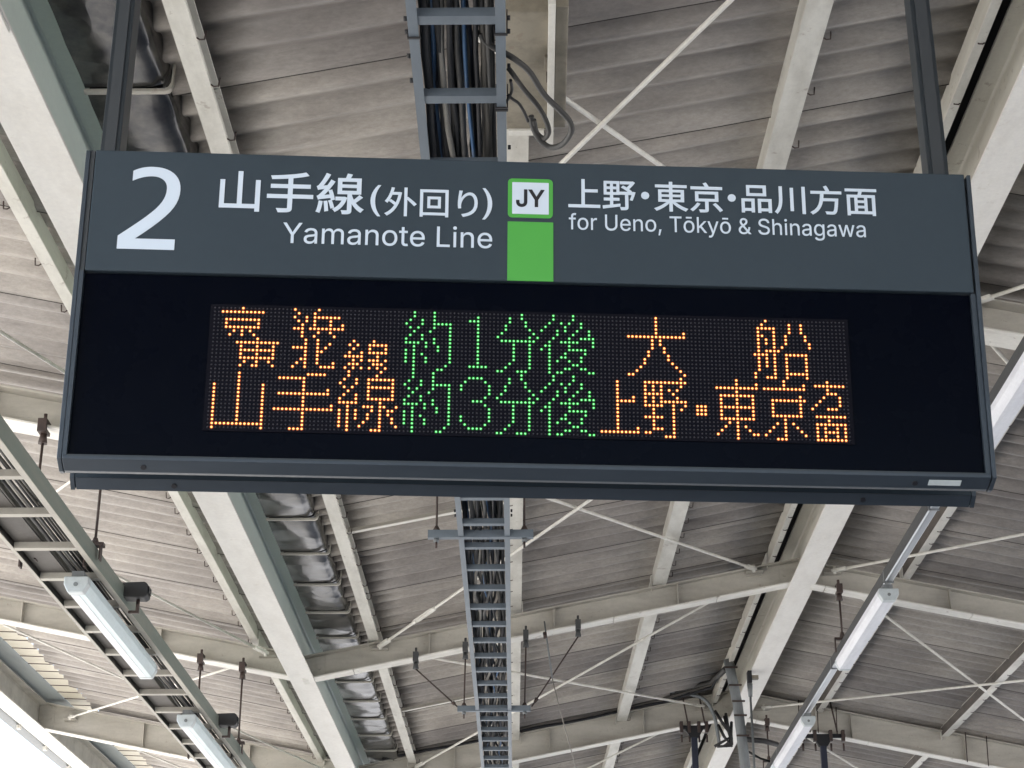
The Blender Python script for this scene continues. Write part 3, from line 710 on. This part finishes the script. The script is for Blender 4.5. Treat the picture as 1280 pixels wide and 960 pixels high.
def text_part(body, box, mat, name, bold=0.0, pivot_name=None, deep=0.0012, y=0.0035, shear=0.0, res=4):
    c = bpy.data.curves.new(name, 'FONT'); c.body = body; c.size = 1; c.resolution_u = res
    latin = bool(FONT) and len(body) > 1 and all(ord(ch) < 0x3000 for ch in body)
    if latin: c.font = FONT
    o = bpy.data.objects.new('tmp', c); COL.objects.link(o)
    dg = bpy.context.evaluated_depsgraph_get()
    me = glyph_mesh(o.evaluated_get(dg).to_curve(dg), bold)
    bpy.data.objects.remove(o); bpy.data.curves.remove(c)
    xs = [v.co.x for v in me.vertices]; ys = [v.co.y for v in me.vertices]
    x0, x1, y0, y1 = min(xs), max(xs), min(ys), max(ys); u0, u1, v0, v1 = box
    for v in me.vertices:
        a = (v.co.x - x0) / (x1 - x0); b = (v.co.y - y0) / (y1 - y0)
        v.co = V((u0 + (u1 - u0) * a + shear * (b - 0.5), y - v.co.z, v0 + (v1 - v0) * b))
    me.name = name; me.materials.clear(); me.materials.append(M[mat])
    import bmesh
    bm = bmesh.new(); bm.from_mesh(me)
    ex = bmesh.ops.extrude_face_region(bm, geom=bm.faces[:])
    for e in ex['geom']:
        if isinstance(e, bmesh.types.BMVert): e.co.y -= deep
    for f_ in bm.faces: f_.smooth = False
    bmesh.ops.recalc_face_normals(bm, faces=bm.faces); bm.to_mesh(me); bm.free()
    ob = bpy.data.objects.new(name, me); COL.objects.link(ob); ob.parent = SGN
    return ob
# big 2: humanist numeral with straight cut terminal, drawn as an outline
def numeral_two(u0, u1, v0, v1):
    # contour traced along the stroke edges, unit box
    out = []
    def bez(p0, p1, p2, p3, n=10):
        for k in range(n):
            t = k / n; q = (1 - t)
            out.append((q ** 3 * p0[0] + 3 * q * q * t * p1[0] + 3 * q * t * t * p2[0] + t ** 3 * p3[0], q ** 3 * p0[1] + 3 * q * q * t * p1[1] + 3 * q * t * t * p2[1] + t ** 3 * p3[1]))
    bez((0.17, 0.945), (0.28, 0.985), (0.38, 1.0), (0.50, 1.0))
    bez((0.50, 1.0), (0.80, 1.0), (0.995, 0.90), (0.995, 0.725))
    bez((0.995, 0.725), (0.995, 0.53), (0.83, 0.40), (0.29, 0.125))
    out.append((0.29, 0.125)); out.append((0.29, 0.1249)); out += [(0.965, 0.125), (0.965, 0.0), (0.0, 0.0), (0.0, 0.155)]
    bez((0.0, 0.155), (0.56, 0.44), (0.765, 0.55), (0.765, 0.735), 12)
    bez((0.765, 0.735), (0.765, 0.83), (0.66, 0.885), (0.50, 0.885))
    bez((0.50, 0.885), (0.39, 0.885), (0.28, 0.86), (0.17, 0.825))
    out.append((0.17, 0.825))
    cl = []
    for p in out:
        if not cl or (abs(p[0] - cl[-1][0]) + abs(p[1] - cl[-1][1])) > 1e-3: cl.append(p)
    c = bpy.data.curves.new('n', 'CURVE'); c.dimensions = '2D'; c.fill_mode = 'BOTH'
    s_ = c.splines.new('POLY'); s_.points.add(len(cl) - 1); s_.use_cyclic_u = True
    for q, p in zip(s_.points, cl): q.co = (p[0], p[1], 0, 1)
    o = bpy.data.objects.new('tmp', c); COL.objects.link(o)
    dg = bpy.context.evaluated_depsgraph_get(); me = bpy.data.meshes.new_from_object(o.evaluated_get(dg)); bpy.data.objects.remove(o)
    for v in me.vertices: v.co = V((u0 + (u1 - u0) * v.co.x, 0.0025, v0 + (v1 - v0) * v.co.y))
    me.name = 'track_number'; me.materials.clear(); me.materials.append(M['letters'])
    ob = bpy.data.objects.new('track_number', me); COL.objects.link(ob); ob.parent = SGN
    sm = ob.modifiers.new('thick', 'SOLIDIFY'); sm.thickness = 0.001
numeral_two(-1.0975, -0.9415, 0.1475, 0.3885)
text_part('山手線', (-0.838, -0.452, 0.2645, 0.3850), 'letters', 'line_name', 0.010)
text_part('(', (-0.4350, -0.4075, 0.2610, 0.3530), 'letters', 'line_direction', 0.012)
text_part('外回り', (-0.3970, -0.1470, 0.2635, 0.3480), 'letters', 'line_direction', 0.008)
text_part(')', (-0.1345, -0.1080, 0.2600, 0.3525), 'letters', 'line_direction', 0.012)
text_part('Yamanote Line', (-0.6640, -0.1070, 0.1757, 0.2372), 'letters', 'line_name_latin', 0.001)
text_part('上野', (0.0974, 0.2801, 0.2987, 0.388), 'letters', 'destinations', 0.010)
text_part('東京', (0.3299, 0.5169, 0.2984, 0.388), 'letters', 'destinations', 0.010)
text_part('品川方面', (0.5684, 0.9403, 0.3005, 0.3887), 'letters', 'destinations', 0.010)
for uu in (0.3060, 0.5421):
    MB().prism([(uu + 0.0112 * math.cos(R(30 * k)), 0.3440 + 0.0112 * math.sin(R(30 * k))) for k in range(12)], 'Y', 0.0023, 0.0036).build('middle_dot', 'letters', SGN, local=True)
text_part('for Ueno, Tōkyō & Shinagawa', (0.0985, 0.904, 0.2245, 0.2860), 'letters', 'destinations_latin', 0.001)
def rrect(u0, u1, v0, v1, r, d0, d1, name, mat):
    pr = []
    for cx, cz, a in ((u1 - r, v1 - r, 0), (u0 + r, v1 - r, 90), (u0 + r, v0 + r, 180), (u1 - r, v0 + r, 270)):
        for k in range(6):
            an = R(a + 18 * k); pr.append((cx + r * math.cos(an), cz + r * math.sin(an)))
    return MB().prism(pr, 'Y', d0, d1).build(name, mat, SGN, local=True)
rrect(-0.0660, 0.0555, 0.2685, 0.3840, 0.012, 0.0025, 0.0045, 'line_badge', 'green')
rrect(-0.0545, 0.0445, 0.2790, 0.3725, 0.0015, 0.0012, 0.0024, 'badge_field', 'letters')
text_part('JY', (-0.0440, 0.0335, 0.2990, 0.3515), 'jblack', 'line_code', 0.02, y=0.0011, deep=0.0006)
sbox(-0.0660, 0.0565, 0.0018, 0.0044, 0.0845, 0.2560, 'line_colour_band', 'green')

# ------------------------------------------------------------------ LED matrix: 160 x 32, transcribed lamp by lamp
def rng(s):
    out = []
    for p in s.split(','):
        if not p: continue
        if '-' in p: a, b = p.split('-'); out += range(int(a), int(b) + 1)
        else: out.append(int(p))
    return out
AMB = {0: '7,20,26,111,139', 1: '2-12,21,25,111,138,145,148', 2: '20,23,25-31,111,137-141,145,148', 3: '3-11,21,23,25,29,111,137,141,145,148',
 4: '3,11,22,25,29,32,111,118,137,138,141,144,149', 5: '3-11,20-22,24-32,104-118,137,139,141,144,149', 6: '5,7,9,22,26,29,110,112,137,139,141,144,150',
 7: '4,7,10,22,25,30,110,112,137,141,143,150', 8: '11,23,26,35,40,110,113,137,139,140,141,142', 9: '6-16,23,26,29,34,36,39-43,109,113,136-139,141,144-149',
 10: '7,11,15,20-23,26,28,35,39,43,109,114,137,139,141,144,149', 11: '7-15,23,26,27,34,37,39-43,108,114,137,139,141,144,149',
 12: '7,11,15,23,26,33-37,41,108,115,137,139,141,144,149', 13: '7-15,22,23,26,35,37,39-41,43,107,116,137,141,144,149',
 14: '8,11,14,21,23,26,30,34-36,40-42,106,117,136,141,144-149', 15: '7,10,11,15,20,23,27-30,33,35,37,39,41,43,104,105,118,136,139-141,144,149',
 16: '34,42,117,131,143,154', 17: '7,24-28,34,41,101,108-118,131,136,143,148,151-158', 18: '7,17-23,33,36,39-45,101,108,110,112,117,126-136,138-148,154',
 19: '7,23,32,36,39,45,101,108,110,112,114,116,131,154-156', 20: '1,7,13,23,33,35,39-45,101,108-112,115,127-135,147,153,157',
 21: '1,7,13,23,29,34,39,45,101,105,108,110,112,116,127,131,135,140-148,152,157', 22: '1,7,13,17-29,33,36,39,45,101-105,108,110,112-118,127,131,135,140,147,151,157',
 23: '1,7,13,23,32,36,39-45,101,108-112,115,118,121-123,127-135,140,147,150,154-156', 24: '1,7,13,23,32-36,42,101,110,115,117,121-123,127,131,135,140,147',
 25: '1,7,13,23,30,34,38-40,42,43,46,101,110,115,121-123,127,131,135,140-147,151-158', 26: '1,7,13,16-30,32,34,36,40,42,44,45,101,108-112,115,127-135,143,154',
 27: '1,7,13,23,32,34,36,39,42,44,101,110,115,129,131,141,143,145,151-158', 28: '1,7,13,23,32,34,36,39,42,45,101,110,115,128,131,133,140,143,146,151,153,156,158',
 29: '1,7,13,23,32,34,38,42,45,101,106,110-112,115,127,131,134,139,143,147,151,153-156,158', 30: '1-13,23,32,34,37,42,46,97-106,108,109,115,126,131,135,136,138,143,148,151,153,156,158',
 31: '1,13,20-23,34,40-42,113-115,131,141-143,151-158'}
YAKU = ['50,55', '50,55', '49,52,55', '48,52,55-59', '49,51,55,59', '50,54,59', '49,52,59', '48,52,55,59', '48-51,53,55,59', '50,53,56,59', '48,50,56,59', '48,50,52,59', '48,50,53,59', '48,50,53,59', '50,58', '50,56,57']
FUN = ['77', '74,77', '74,78', '73,78', '73,79', '72,80', '71,79,81', '72-80', '75,79', '75,79', '75,79', '75,79', '75,79', '74,79', '73,79', '71,72,76-78']
GO = ['85,90', '85,90', '84,87,89,92', '83,88,92', '82,86,88,91,94', '86,90,94', '85,89,92-95', '84,87-91,95', '83,84,89,95', '82,84,89-93', '84,88,93', '84,87,88,92', '84,86,89,92', '84,90,91', '84,88,89,92,93', '84,86,87,94,95']
ONE = ['', '66', '64-66'] + ['66'] * 11 + ['64-68', '']
THREE = ['', '64-67', '63,68', '62,69', '62,69', '69', '68', '65-67', '68', '69', '69', '62,69', '62,69', '63,68', '64-67', '']
GRN = {}
for r_ in range(16):
    GRN[r_] = ','.join(filter(None, (YAKU[r_], ONE[r_], FUN[r_], GO[r_])))
    GRN[r_ + 16] = ','.join(filter(None, (YAKU[r_], THREE[r_], FUN[r_], GO[r_])))
led = sbox(-0.842, 0.842, 0.0135, 0.0178, -0.3475, 0.001, 'led_board', 'led_board')
mb_off, mb_a, mb_g, mb_ac, mb_gc = MB(), MB(), MB(), MB(), MB()
def dot(mb, u, v, r, h, n, y=0.0133):
    b = len(mb.v)
    mb.v += [V((u + r * math.cos(2 * math.pi * k / n), y, v + r * math.sin(2 * math.pi * k / n))) for k in range(n)] + [V((u + 0.6 * r * math.cos(2 * math.pi * k / n), y - h, v + 0.6 * r * math.sin(2 * math.pi * k / n))) for k in range(n)]
    for k in range(n): j = (k + 1) % n; mb.face([b + k, b + j, b + n + j, b + n + k])
    mb.face([b + n + k for k in range(n)])
for rr_ in range(32):
    A, G = set(rng(AMB[rr_])), set(rng(GRN[rr_]))
    for cc in range(160):
        u = -0.8300 + cc * 0.01044; v = -0.0088 - rr_ * 0.0106
        if cc in A: dot(mb_a, u, v, 0.0023, 0.002, 8, 0.0128); dot(mb_ac, u, v, 0.0049, 0.0004, 8)  # the wider disc is the painted halo
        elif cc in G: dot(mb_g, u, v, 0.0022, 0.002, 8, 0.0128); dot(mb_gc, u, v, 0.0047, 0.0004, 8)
        else: dot(mb_off, u, v, 0.0026, 0.0015, 6)
for mb, nm, mt in ((mb_off, 'unlit_leds', 'led_off'), (mb_a, 'amber_leds', 'led_amber'), (mb_g, 'green_leds', 'led_green'), (mb_ac, 'amber_led_halos', 'led_amber_halo'), (mb_gc, 'green_led_halos', 'led_green_halo')):
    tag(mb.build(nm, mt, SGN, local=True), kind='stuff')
# hanger posts of the sign, world upright
def wlocal(p): return INV @ (V(p) - so_)
def post(x0, x1, ya):
    c = [(x0, ya, 2.33), (x1, ya, 2.33), (x1, ya, 3.62), (x0, ya, 3.62), (x0, ya + 0.07, 2.33), (x1, ya + 0.07, 2.33), (x1, ya + 0.07, 3.62), (x0, ya + 0.07, 3.62)]
    o = MB().hexa([wlocal(p) for p in c]).build('hanger_post', 'post', SGN, local=True, bevel=0.002)
    # a shallow channel groove cover on the camera side
    g = [(x0 + 0.012, ya - 0.005, 2.33), (x1 - 0.012, ya - 0.005, 2.33), (x1 - 0.012, ya - 0.005, 3.62), (x0 + 0.012, ya - 0.005, 3.62), (x0 + 0.012, ya - 0.0005, 2.33), (x1 - 0.012, ya - 0.0005, 2.33), (x1 - 0.012, ya - 0.0005, 3.62), (x0 + 0.012, ya - 0.0005, 3.62)]
    MB().hexa([wlocal(p) for p in g]).build('cover_strip', 'post2', o, local=True)
POSTS = True
post(-1.182, -1.128, 4.20); post(1.113, 1.170, 4.315)

# looping cables (placed after the ladder)
loop([(-0.149, 4.476, 3.100), (-0.138, 4.518, 3.100), (-0.106, 4.547, 3.090), (-0.073, 4.562, 3.080), (-0.041, 4.567, 3.060), (0.001, 4.603, 3.040), (0.045, 4.682, 3.010), (0.095, 4.727, 2.980), (0.126, 4.777, 2.970), (0.131, 4.822, 2.960), (0.105, 4.895, 2.960), (0.067, 4.931, 2.970), (0.030, 4.914, 2.990), (0.010, 4.885, 3.020), (0.005, 4.854, 3.040)], 0.0095, 'cable_grey', 'long grey cable looping out from the ladder beside the beige box')
loop([(-0.064, 4.660, 3.090), (-0.052, 4.657, 3.070), (-0.017, 4.685, 3.030), (0.025, 4.746, 3.010), (0.051, 4.815, 3.000), (0.061, 4.871, 2.990), (0.046, 4.909, 2.990), (0.023, 4.908, 3.010), (0.013, 4.862, 3.030)], 0.0085, 'cable_grey', 'shorter inner grey cable loop tied to the ladder rail')
loop([(-0.070, 4.759, 3.060), (-0.053, 4.771, 3.050), (-0.033, 4.783, 3.040), (-0.015, 4.824, 3.030), (-0.005, 4.856, 3.020)], 0.005, 'black', 'thin black tie cord from ladder rail to the cable loops')
loop([(-0.059, 4.677, 3.060), (-0.055, 4.731, 3.060), (-0.065, 4.762, 3.050), (-0.076, 4.805, 3.060)], 0.005, 'black', 'short black tie hugging the ladder rail beside the loops')
# ------------------------------------------------------------------ left cable rack with lamps
rk = thing('cable_rack', (-2.56, 6.0, 2.90), 'worn green and cream cable rack slanting across the lower left, carrying lamps', 'cable rack')
RX0, RX1, RZ = -2.70, -2.325, 2.865
MB().sweep((RX1, 4, RZ), (RX1, 25, RZ), X, -0.032, 0, Z, 0, 0.004).build('rail_lip', 'rack_cream', rk)
MB().sweep((RX1, 4, RZ), (RX1, 25, RZ), X, -0.004, 0, Z, 0.004, 0.10).build('rail', 'rack_green', rk)
MB().sweep((RX1, 4, RZ), (RX1, 25, RZ), X, -0.032, -0.0042, Z, 0.096, 0.10).build('rail_lip', 'rack_green', rk)
MB().sweep((RX1 - 0.032, 4, RZ + 0.02), (RX1 - 0.032, 25, RZ + 0.02), X, -0.002, 0.0, Z, 0.0, 0.012).build('rail_lip', 'rack_cream', rk)
MB().sweep((RX0, 4, RZ), (RX0, 25, RZ), X, 0, 0.02, Z, 0, 0.004).build('rail_lip', 'rack_cream', rk)
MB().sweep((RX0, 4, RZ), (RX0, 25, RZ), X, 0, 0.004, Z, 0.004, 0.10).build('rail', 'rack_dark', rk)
src = None; y = 5.0
while y < 24:
    if src is None:
        mb = MB(); mb.box(RX0 + 0.02, RX1 - 0.033, y, y + 0.045, RZ + 0.001, RZ + 0.005); mb.box(RX0 + 0.02, RX1 - 0.033, y, y + 0.004, RZ + 0.0052, RZ + 0.035)
        src = mb.build('rung', 'rack_cream', rk); y_ = y
    else: inst(src, rk, (0, y - y_, 0))
    y += 0.53
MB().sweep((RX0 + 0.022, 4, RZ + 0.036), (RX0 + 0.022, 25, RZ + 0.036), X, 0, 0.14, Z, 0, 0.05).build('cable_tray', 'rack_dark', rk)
for i in range(9):
    mt = ['cable_brown', 'cable_grey', 'cable_dark', 'cable_pale', 'cable_grey', 'cable_dark', 'cable_brown', 'cable_grey', 'cable_dark'][i]
    pts = []; u = 0.17 + 0.018 * i; ph = random.uniform(0, 6); y = 4.2
    while y < 24.5:
        pts.append((RX0 + u + 0.008 * math.sin(y * 1.9 + ph), y, RZ + 0.046 + 0.012 * (i % 2) + 0.006 * math.sin(3 * y + ph))); y += 0.3
    tag(MB().tube(pts, 0.009 if i % 2 else 0.007, 6).build('cable', mt), '%s cable, %s from the left in the left cable rack' % (cname[mt], ORDN[i]), 'cable', 'cables lying in the left rack')
def rack_hanger(x, gy, label, short=0.0):
    t = thing('hanger_rod', (x, gy, RZ), label, 'hanger rod', 'rods holding the left cable rack')
    top = beam_clamp(t, x, gy, zbL(x), 'iron', 1.1)
    MB().tube([top, (x, gy - 0.09, RZ + 0.10)], 0.0085, 6).build('rod', 'iron', t)
    mb = MB(); mb.box(x - 0.05, x + 0.05, gy - 0.115, gy - 0.065, RZ + 0.105, RZ + 0.125)
    mb.box(x - 0.05, x - 0.042, gy - 0.115, gy - 0.065, RZ - 0.01, RZ + 0.105); mb.box(x + 0.03, x + 0.037, gy - 0.115, gy - 0.065, RZ + 0.03, RZ + 0.105)
    mb.tube([(x, gy - 0.09, RZ + 0.125), (x, gy - 0.09, RZ + 0.155)], [0.024, 0.012], 6)
    mb.build('saddle', 'iron', t)
for gy, wh in ((9.1, 'on the girder nearest the camera'), (14.1, 'on the second girder'), (19.0, 'on the third girder')):
    rack_hanger(RX0 + 0.02, gy, 'rusty clamped rod, outer rail of the left rack, ' + wh)
    rack_hanger(RX1 - 0.012, gy, 'rusty clamped rod, inner rail of the left rack, ' + wh)

def lamp(x, y0, y1, z, w_, label, left_blue):
    """batten luminaire seen from below: chamfered diffuser and grey end caps"""
    t = thing('strip_lamp', (x, y0, z), label, 'strip lamp')
    h = w_ / 2
    def pr(s): return [(x - h * s, z + 0.085), (x - h * s, z + 0.045), (x - h * 0.62 * s, z + 0.0), (x + h * 0.62 * s, z + 0.0), (x + h * s, z + 0.045), (x + h * s, z + 0.085)]
    MB().prism(pr(1.0), 'Y', y0 + 0.06, y1 - 0.05).build('diffuser', 'lamp_white' if not left_blue else 'lamp_blue', t)
    mb = MB().prism([(x - h * 0.60, z - 0.0005), (x + h * 0.1, z - 0.0005), (x + h * 0.1, z - 0.002), (x - h * 0.60, z - 0.002)], 'Y', y0 + 0.07, y1 - 0.06).build('lens_strip', 'lamp_white', t)
    MB().prism([(a * 1.0 if True else a, b) for a, b in [(x + (px - x) * 1.05, z - 0.004 + (pz - z) * 1.05) for px, pz in pr(1.0)]], 'Y', y0, y0 + 0.06).build('end_cap', 'lamp_cap', t, bevel=0.006)
    MB().prism([(x + (px - x) * 1.03, z - 0.003 + (pz - z) * 1.03) for px, pz in pr(1.0)], 'Y', y1 - 0.05, y1).build('end_cap', 'lamp_cap', t, bevel=0.006)
    MB().box(x - h * 0.5, x + h * 0.5, y0 + 0.02, y1 - 0.02, z + 0.0855, z + 0.12).build('housing', 'galv_dull', t)
    MB().tube([(x, y0 - 0.004, z + 0.04), (x, y0 + 0.002, z + 0.04)], 0.012, 10).build('cap_screw', 'galv_dull', t)
    return t
lamp(-2.43, 9.05, 10.95, 2.735, 0.125, 'nearest pale blue strip lamp under the left rack, at the frame left', True)
lamp(-2.43, 12.3, 14.35, 2.735, 0.125, 'second strip lamp under the left rack, at the bottom edge of the photo', True)
def speaker(x, y, z, label):
    t = thing('small_floodlight', (x, y, z), label, 'floodlight')
    MB().prism([(x - 0.10, z - 0.03), (x + 0.06, z - 0.035), (x + 0.078, z - 0.02), (x + 0.078, z + 0.045), (x + 0.06, z + 0.06), (x - 0.10, z + 0.055)], 'Y', y - 0.05, y + 0.05).build('housing', 'black', t, bevel=0.006)
    MB().box(x + 0.079, x + 0.084, y - 0.035, y + 0.035, z - 0.005, z + 0.035).build('lens', 'glass', t)
    MB().tube([(x + 0.02, y, z - 0.035), (x + 0.02, y, z - 0.10)], 0.012, 6).build('bracket', 'iron', t)
    MB().box(x - 0.03, x + 0.03, y - 0.01, y + 0.01, z - 0.115, z - 0.10).build('bracket_foot', 'iron', t)
speaker(-2.27, 9.75, 2.93, 'small black box floodlight on a stub behind the nearest left lamp')
speaker(-2.27, 13.05, 2.93, 'small black box floodlight on a stub behind the second left lamp')

# ------------------------------------------------------------------ right lamp rail
rr = thing('lamp_rail', (2.5, 5, 3.68), 'shiny grey wireway slanting down at the right, carrying white lamps', 'wireway')
for a, b in ((5.0, 8.95), (8.955, 10.6), (10.605, 12.15), (12.155, 14.6), (14.605, 18.2), (18.205, 24)):
    MB().prism([(2.508, 3.725), (2.518, 3.715), (2.560, 3.715), (2.570, 3.725), (2.570, 3.80), (2.508, 3.80)], 'Y', a, b).build('channel', 'galv', rr, bevel=0.002)
    MB().box(2.5045, 2.5075, a + 0.003, b - 0.021, 3.722, 3.802).build('side_plate', 'galv_dark', rr)
    MB().box(2.5035, 2.574, b - 0.02, b + 0.0, 3.711, 3.804).build('coupler', 'galv_dull', rr)
lamp(2.525, 7.25, 9.55, 3.575, 0.135, 'white strip lamp showing just right of the sign', False)
lamp(2.525, 12.1, 14.1, 3.575, 0.135, 'white strip lamp under the right rail, halfway down the right side', False)
lamp(2.525, 16.1, 18.2, 3.575, 0.125, 'farthest strip lamp under the right rail, at the bottom edge', False)
def right_hanger(y, label):
    x = 2.515; t = thing('hanger_rod', (x, y, 3.80), label, 'hanger rod', 'rods holding the right lamp rail')
    top = beam_clamp(t, x, y, zbR(x), 'iron', 1.1)
    MB().tube([top, (x, y - 0.09, 3.83)], 0.0085, 6).build('rod', 'iron', t)
    mb = MB(); mb.box(x - 0.06, x + 0.06, y - 0.11, y - 0.07, 3.806, 3.822); mb.tube([(x, y - 0.09, 3.822), (x, y - 0.09, 3.87)], [0.026, 0.012], 6)
    mb.box(x - 0.066, x - 0.058, y - 0.11, y - 0.07, 3.70, 3.822); mb.build('saddle', 'iron', t)
right_hanger(14.1, 'dark clamp and rod holding the right lamp rail under the second girder')
right_hanger(19.0, 'dark clamp and rod on the third girder holding the right lamp rail')

# ------------------------------------------------------------------ things around the third girder
pl = thing('conduit_pole', (2.09, 17.3, -EYE), 'upright grey steel pole in front of the ridge beam, bottom right of centre', 'pole')
MB().tube([(1.955, 17.3, 4.50), (1.976, 17.3, 4.36), (2.024, 17.3, 4.05), (2.07, 17.3, 3.42), (2.09, 17.3, -EYE + 0.005)], 0.050, 12).build('shaft', 'galv_dull', pl)
for z, cx in ((4.40, 1.968), (4.22, 2.0), (4.06, 2.024), (3.92, 2.035), (3.72, 2.048)):
    MB().box(cx - 0.058, cx + 0.068, 17.24, 17.247, z, z + 0.018).build('strap', 'iron', pl)
dr = thing('dropper_rod', (2.105, 16.9, 4.0), 'thin rod dropping from a bracket on the ridge beam flange', 'dropper rod')
MB().box(2.085, 2.125, 16.85, 16.95, 4.16, 4.277).build('bracket', 'cable_dark', dr, bevel=0.003)
MB().box(2.126, 2.19, 16.87, 16.93, 4.20, 4.235).build('bracket_arm', 'jbox', dr)
MB().tube([(2.105, 16.9, 4.16), (2.105, 16.9, 4.03)], [0.028, 0.02], 8).build('turnbuckle', 'galv_dull', dr)
MB().tube([(2.105, 16.9, 4.03), (2.112, 16.9, 1.2)], 0.011, 6).build('rod', 'galv_dull', dr)
def hung_frame(x, y, zt, label, spread):
    t = thing('hanger_bracket', (x, y, zt), label, 'hanger bracket')
    MB().box(x - spread, x + spread, y - 0.13, y - 0.085, zt - 0.06, zt - 0.02).build('clamp_bar', 'cable_dark', t, bevel=0.004)
    for s in (-0.9, -0.35, 0.35, 0.9):
        MB().box(x + s * spread - 0.017, x + s * spread + 0.017, y - 0.15, y - 0.08, zt - 0.10, zt + 0.02).build('clamp', 'iron', t, bevel=0.004)
        MB().tube([(x + s * spread, y - 0.115, zt - 0.20), (x + s * spread, y - 0.115, zt - 0.12)], 0.011, 6).build('bolt', 'iron', t)
    for s in (-0.75, 0.45):
        MB().tube([(x + s * spread, y - 0.10, zt + 0.33), (x + s * spread + 0.05, y - 0.12, zt)], 0.009, 6).build('stay', 'iron', t)
    MB().prism([(x - 0.10, zt - 0.06), (x + 0.10, zt - 0.06), (x + 0.045, zt - 0.15), (x - 0.045, zt - 0.15)], 'Y', y - 0.14, y - 0.075).build('gusset', 'cable_dark', t)
    MB().box(x - 0.032, x + 0.032, y - 0.135, y - 0.07, zt - 1.1, zt - 0.14).build('post', 'cable_navy', t, bevel=0.003)
hung_frame(1.73, 19.0, zbM(1.73) - 0.0, 'black clamp bracket with a navy post hanging from the third girder, left of the pole', 0.15)
hung_frame(3.10, 19.0, zbR(3.10) - 0.0, 'black clamp bracket with a navy post hanging from the third girder, right of the pole', 0.24)
for k, (dz, r_, mt) in enumerate(((0.345, 0.030, 'cable_grey'), (0.285, 0.014, 'cable_dark'), (0.385, 0.013, 'cable_dark'), (0.315, 0.012, 'cable_brown'))):
    pts = [(x, 18.86 - 0.02 * k, zbM(x) + dz + 0.01 * math.sin(x * 5 + k * 2)) for x in [-1.6 + 0.25 * j for j in range(13)]]
    pts += [(1.90, 18.5, zbM(1.9) + dz - 0.02), (1.93, 18.0, 4.52), (1.95, 17.5, 4.46)]
    tag(MB().tube(pts, r_, 6).build('cable', mt), ('thickest black', 'thin black', 'thin grey uppermost', 'thin black middle')[k] + ' cable strapped along the third girder', 'cable', 'cables along the third girder')
loop([(0.99, 18.78, 4.60), (1.40, 18.76, 4.545), (1.72, 18.74, 4.49), (1.86, 18.74, 4.42), (1.94, 18.74, 4.25), (1.97, 18.76, 4.06), (1.98, 18.78, 3.98)], 0.019, 'galv_dull', 'pale bent conduit curving down in front of the third girder, left of the pole')
cl = thing('cable_cluster', (2.06, 18.7, 4.1), 'knot of black cables and clips beside the pole', 'cables')
for k in range(6):
    a = random.uniform(-0.12, 0.1); MB().tube([(2.02 + a, 18.66, 4.30 - 0.03 * k), (2.05 + a * 0.5, 18.62, 4.16 - 0.03 * k), (2.10, 18.64, 4.02 - 0.02 * k), (2.0 + a, 18.66, 3.92)], 0.016, 6).build('strand', 'black', cl)
MB().tube([(2.25, 18.6, 3.98), (2.45, 18.7, 3.985), (2.60, 18.8, 3.97)], 0.028, 6).build('strand', 'black', cl)
MB().tube([(2.25, 18.6, 3.86), (2.40, 18.7, 3.80), (2.58, 18.8, 3.77)], 0.012, 6).build('strand', 'black', cl)
wl = thing('wire_loops', (3.0, 18.8, 4.3), 'thin vertical wires wrapped round the third girder right of the lamps', 'wires')
for x in (2.86, 3.06, 3.26, 4.62, 4.84):
    MB().tube([(x, 18.915, zbR(x) - 0.01), (x + 0.01, 18.915, zbR(x) + 0.31)], 0.006, 5).build('wire', 'iron', wl)
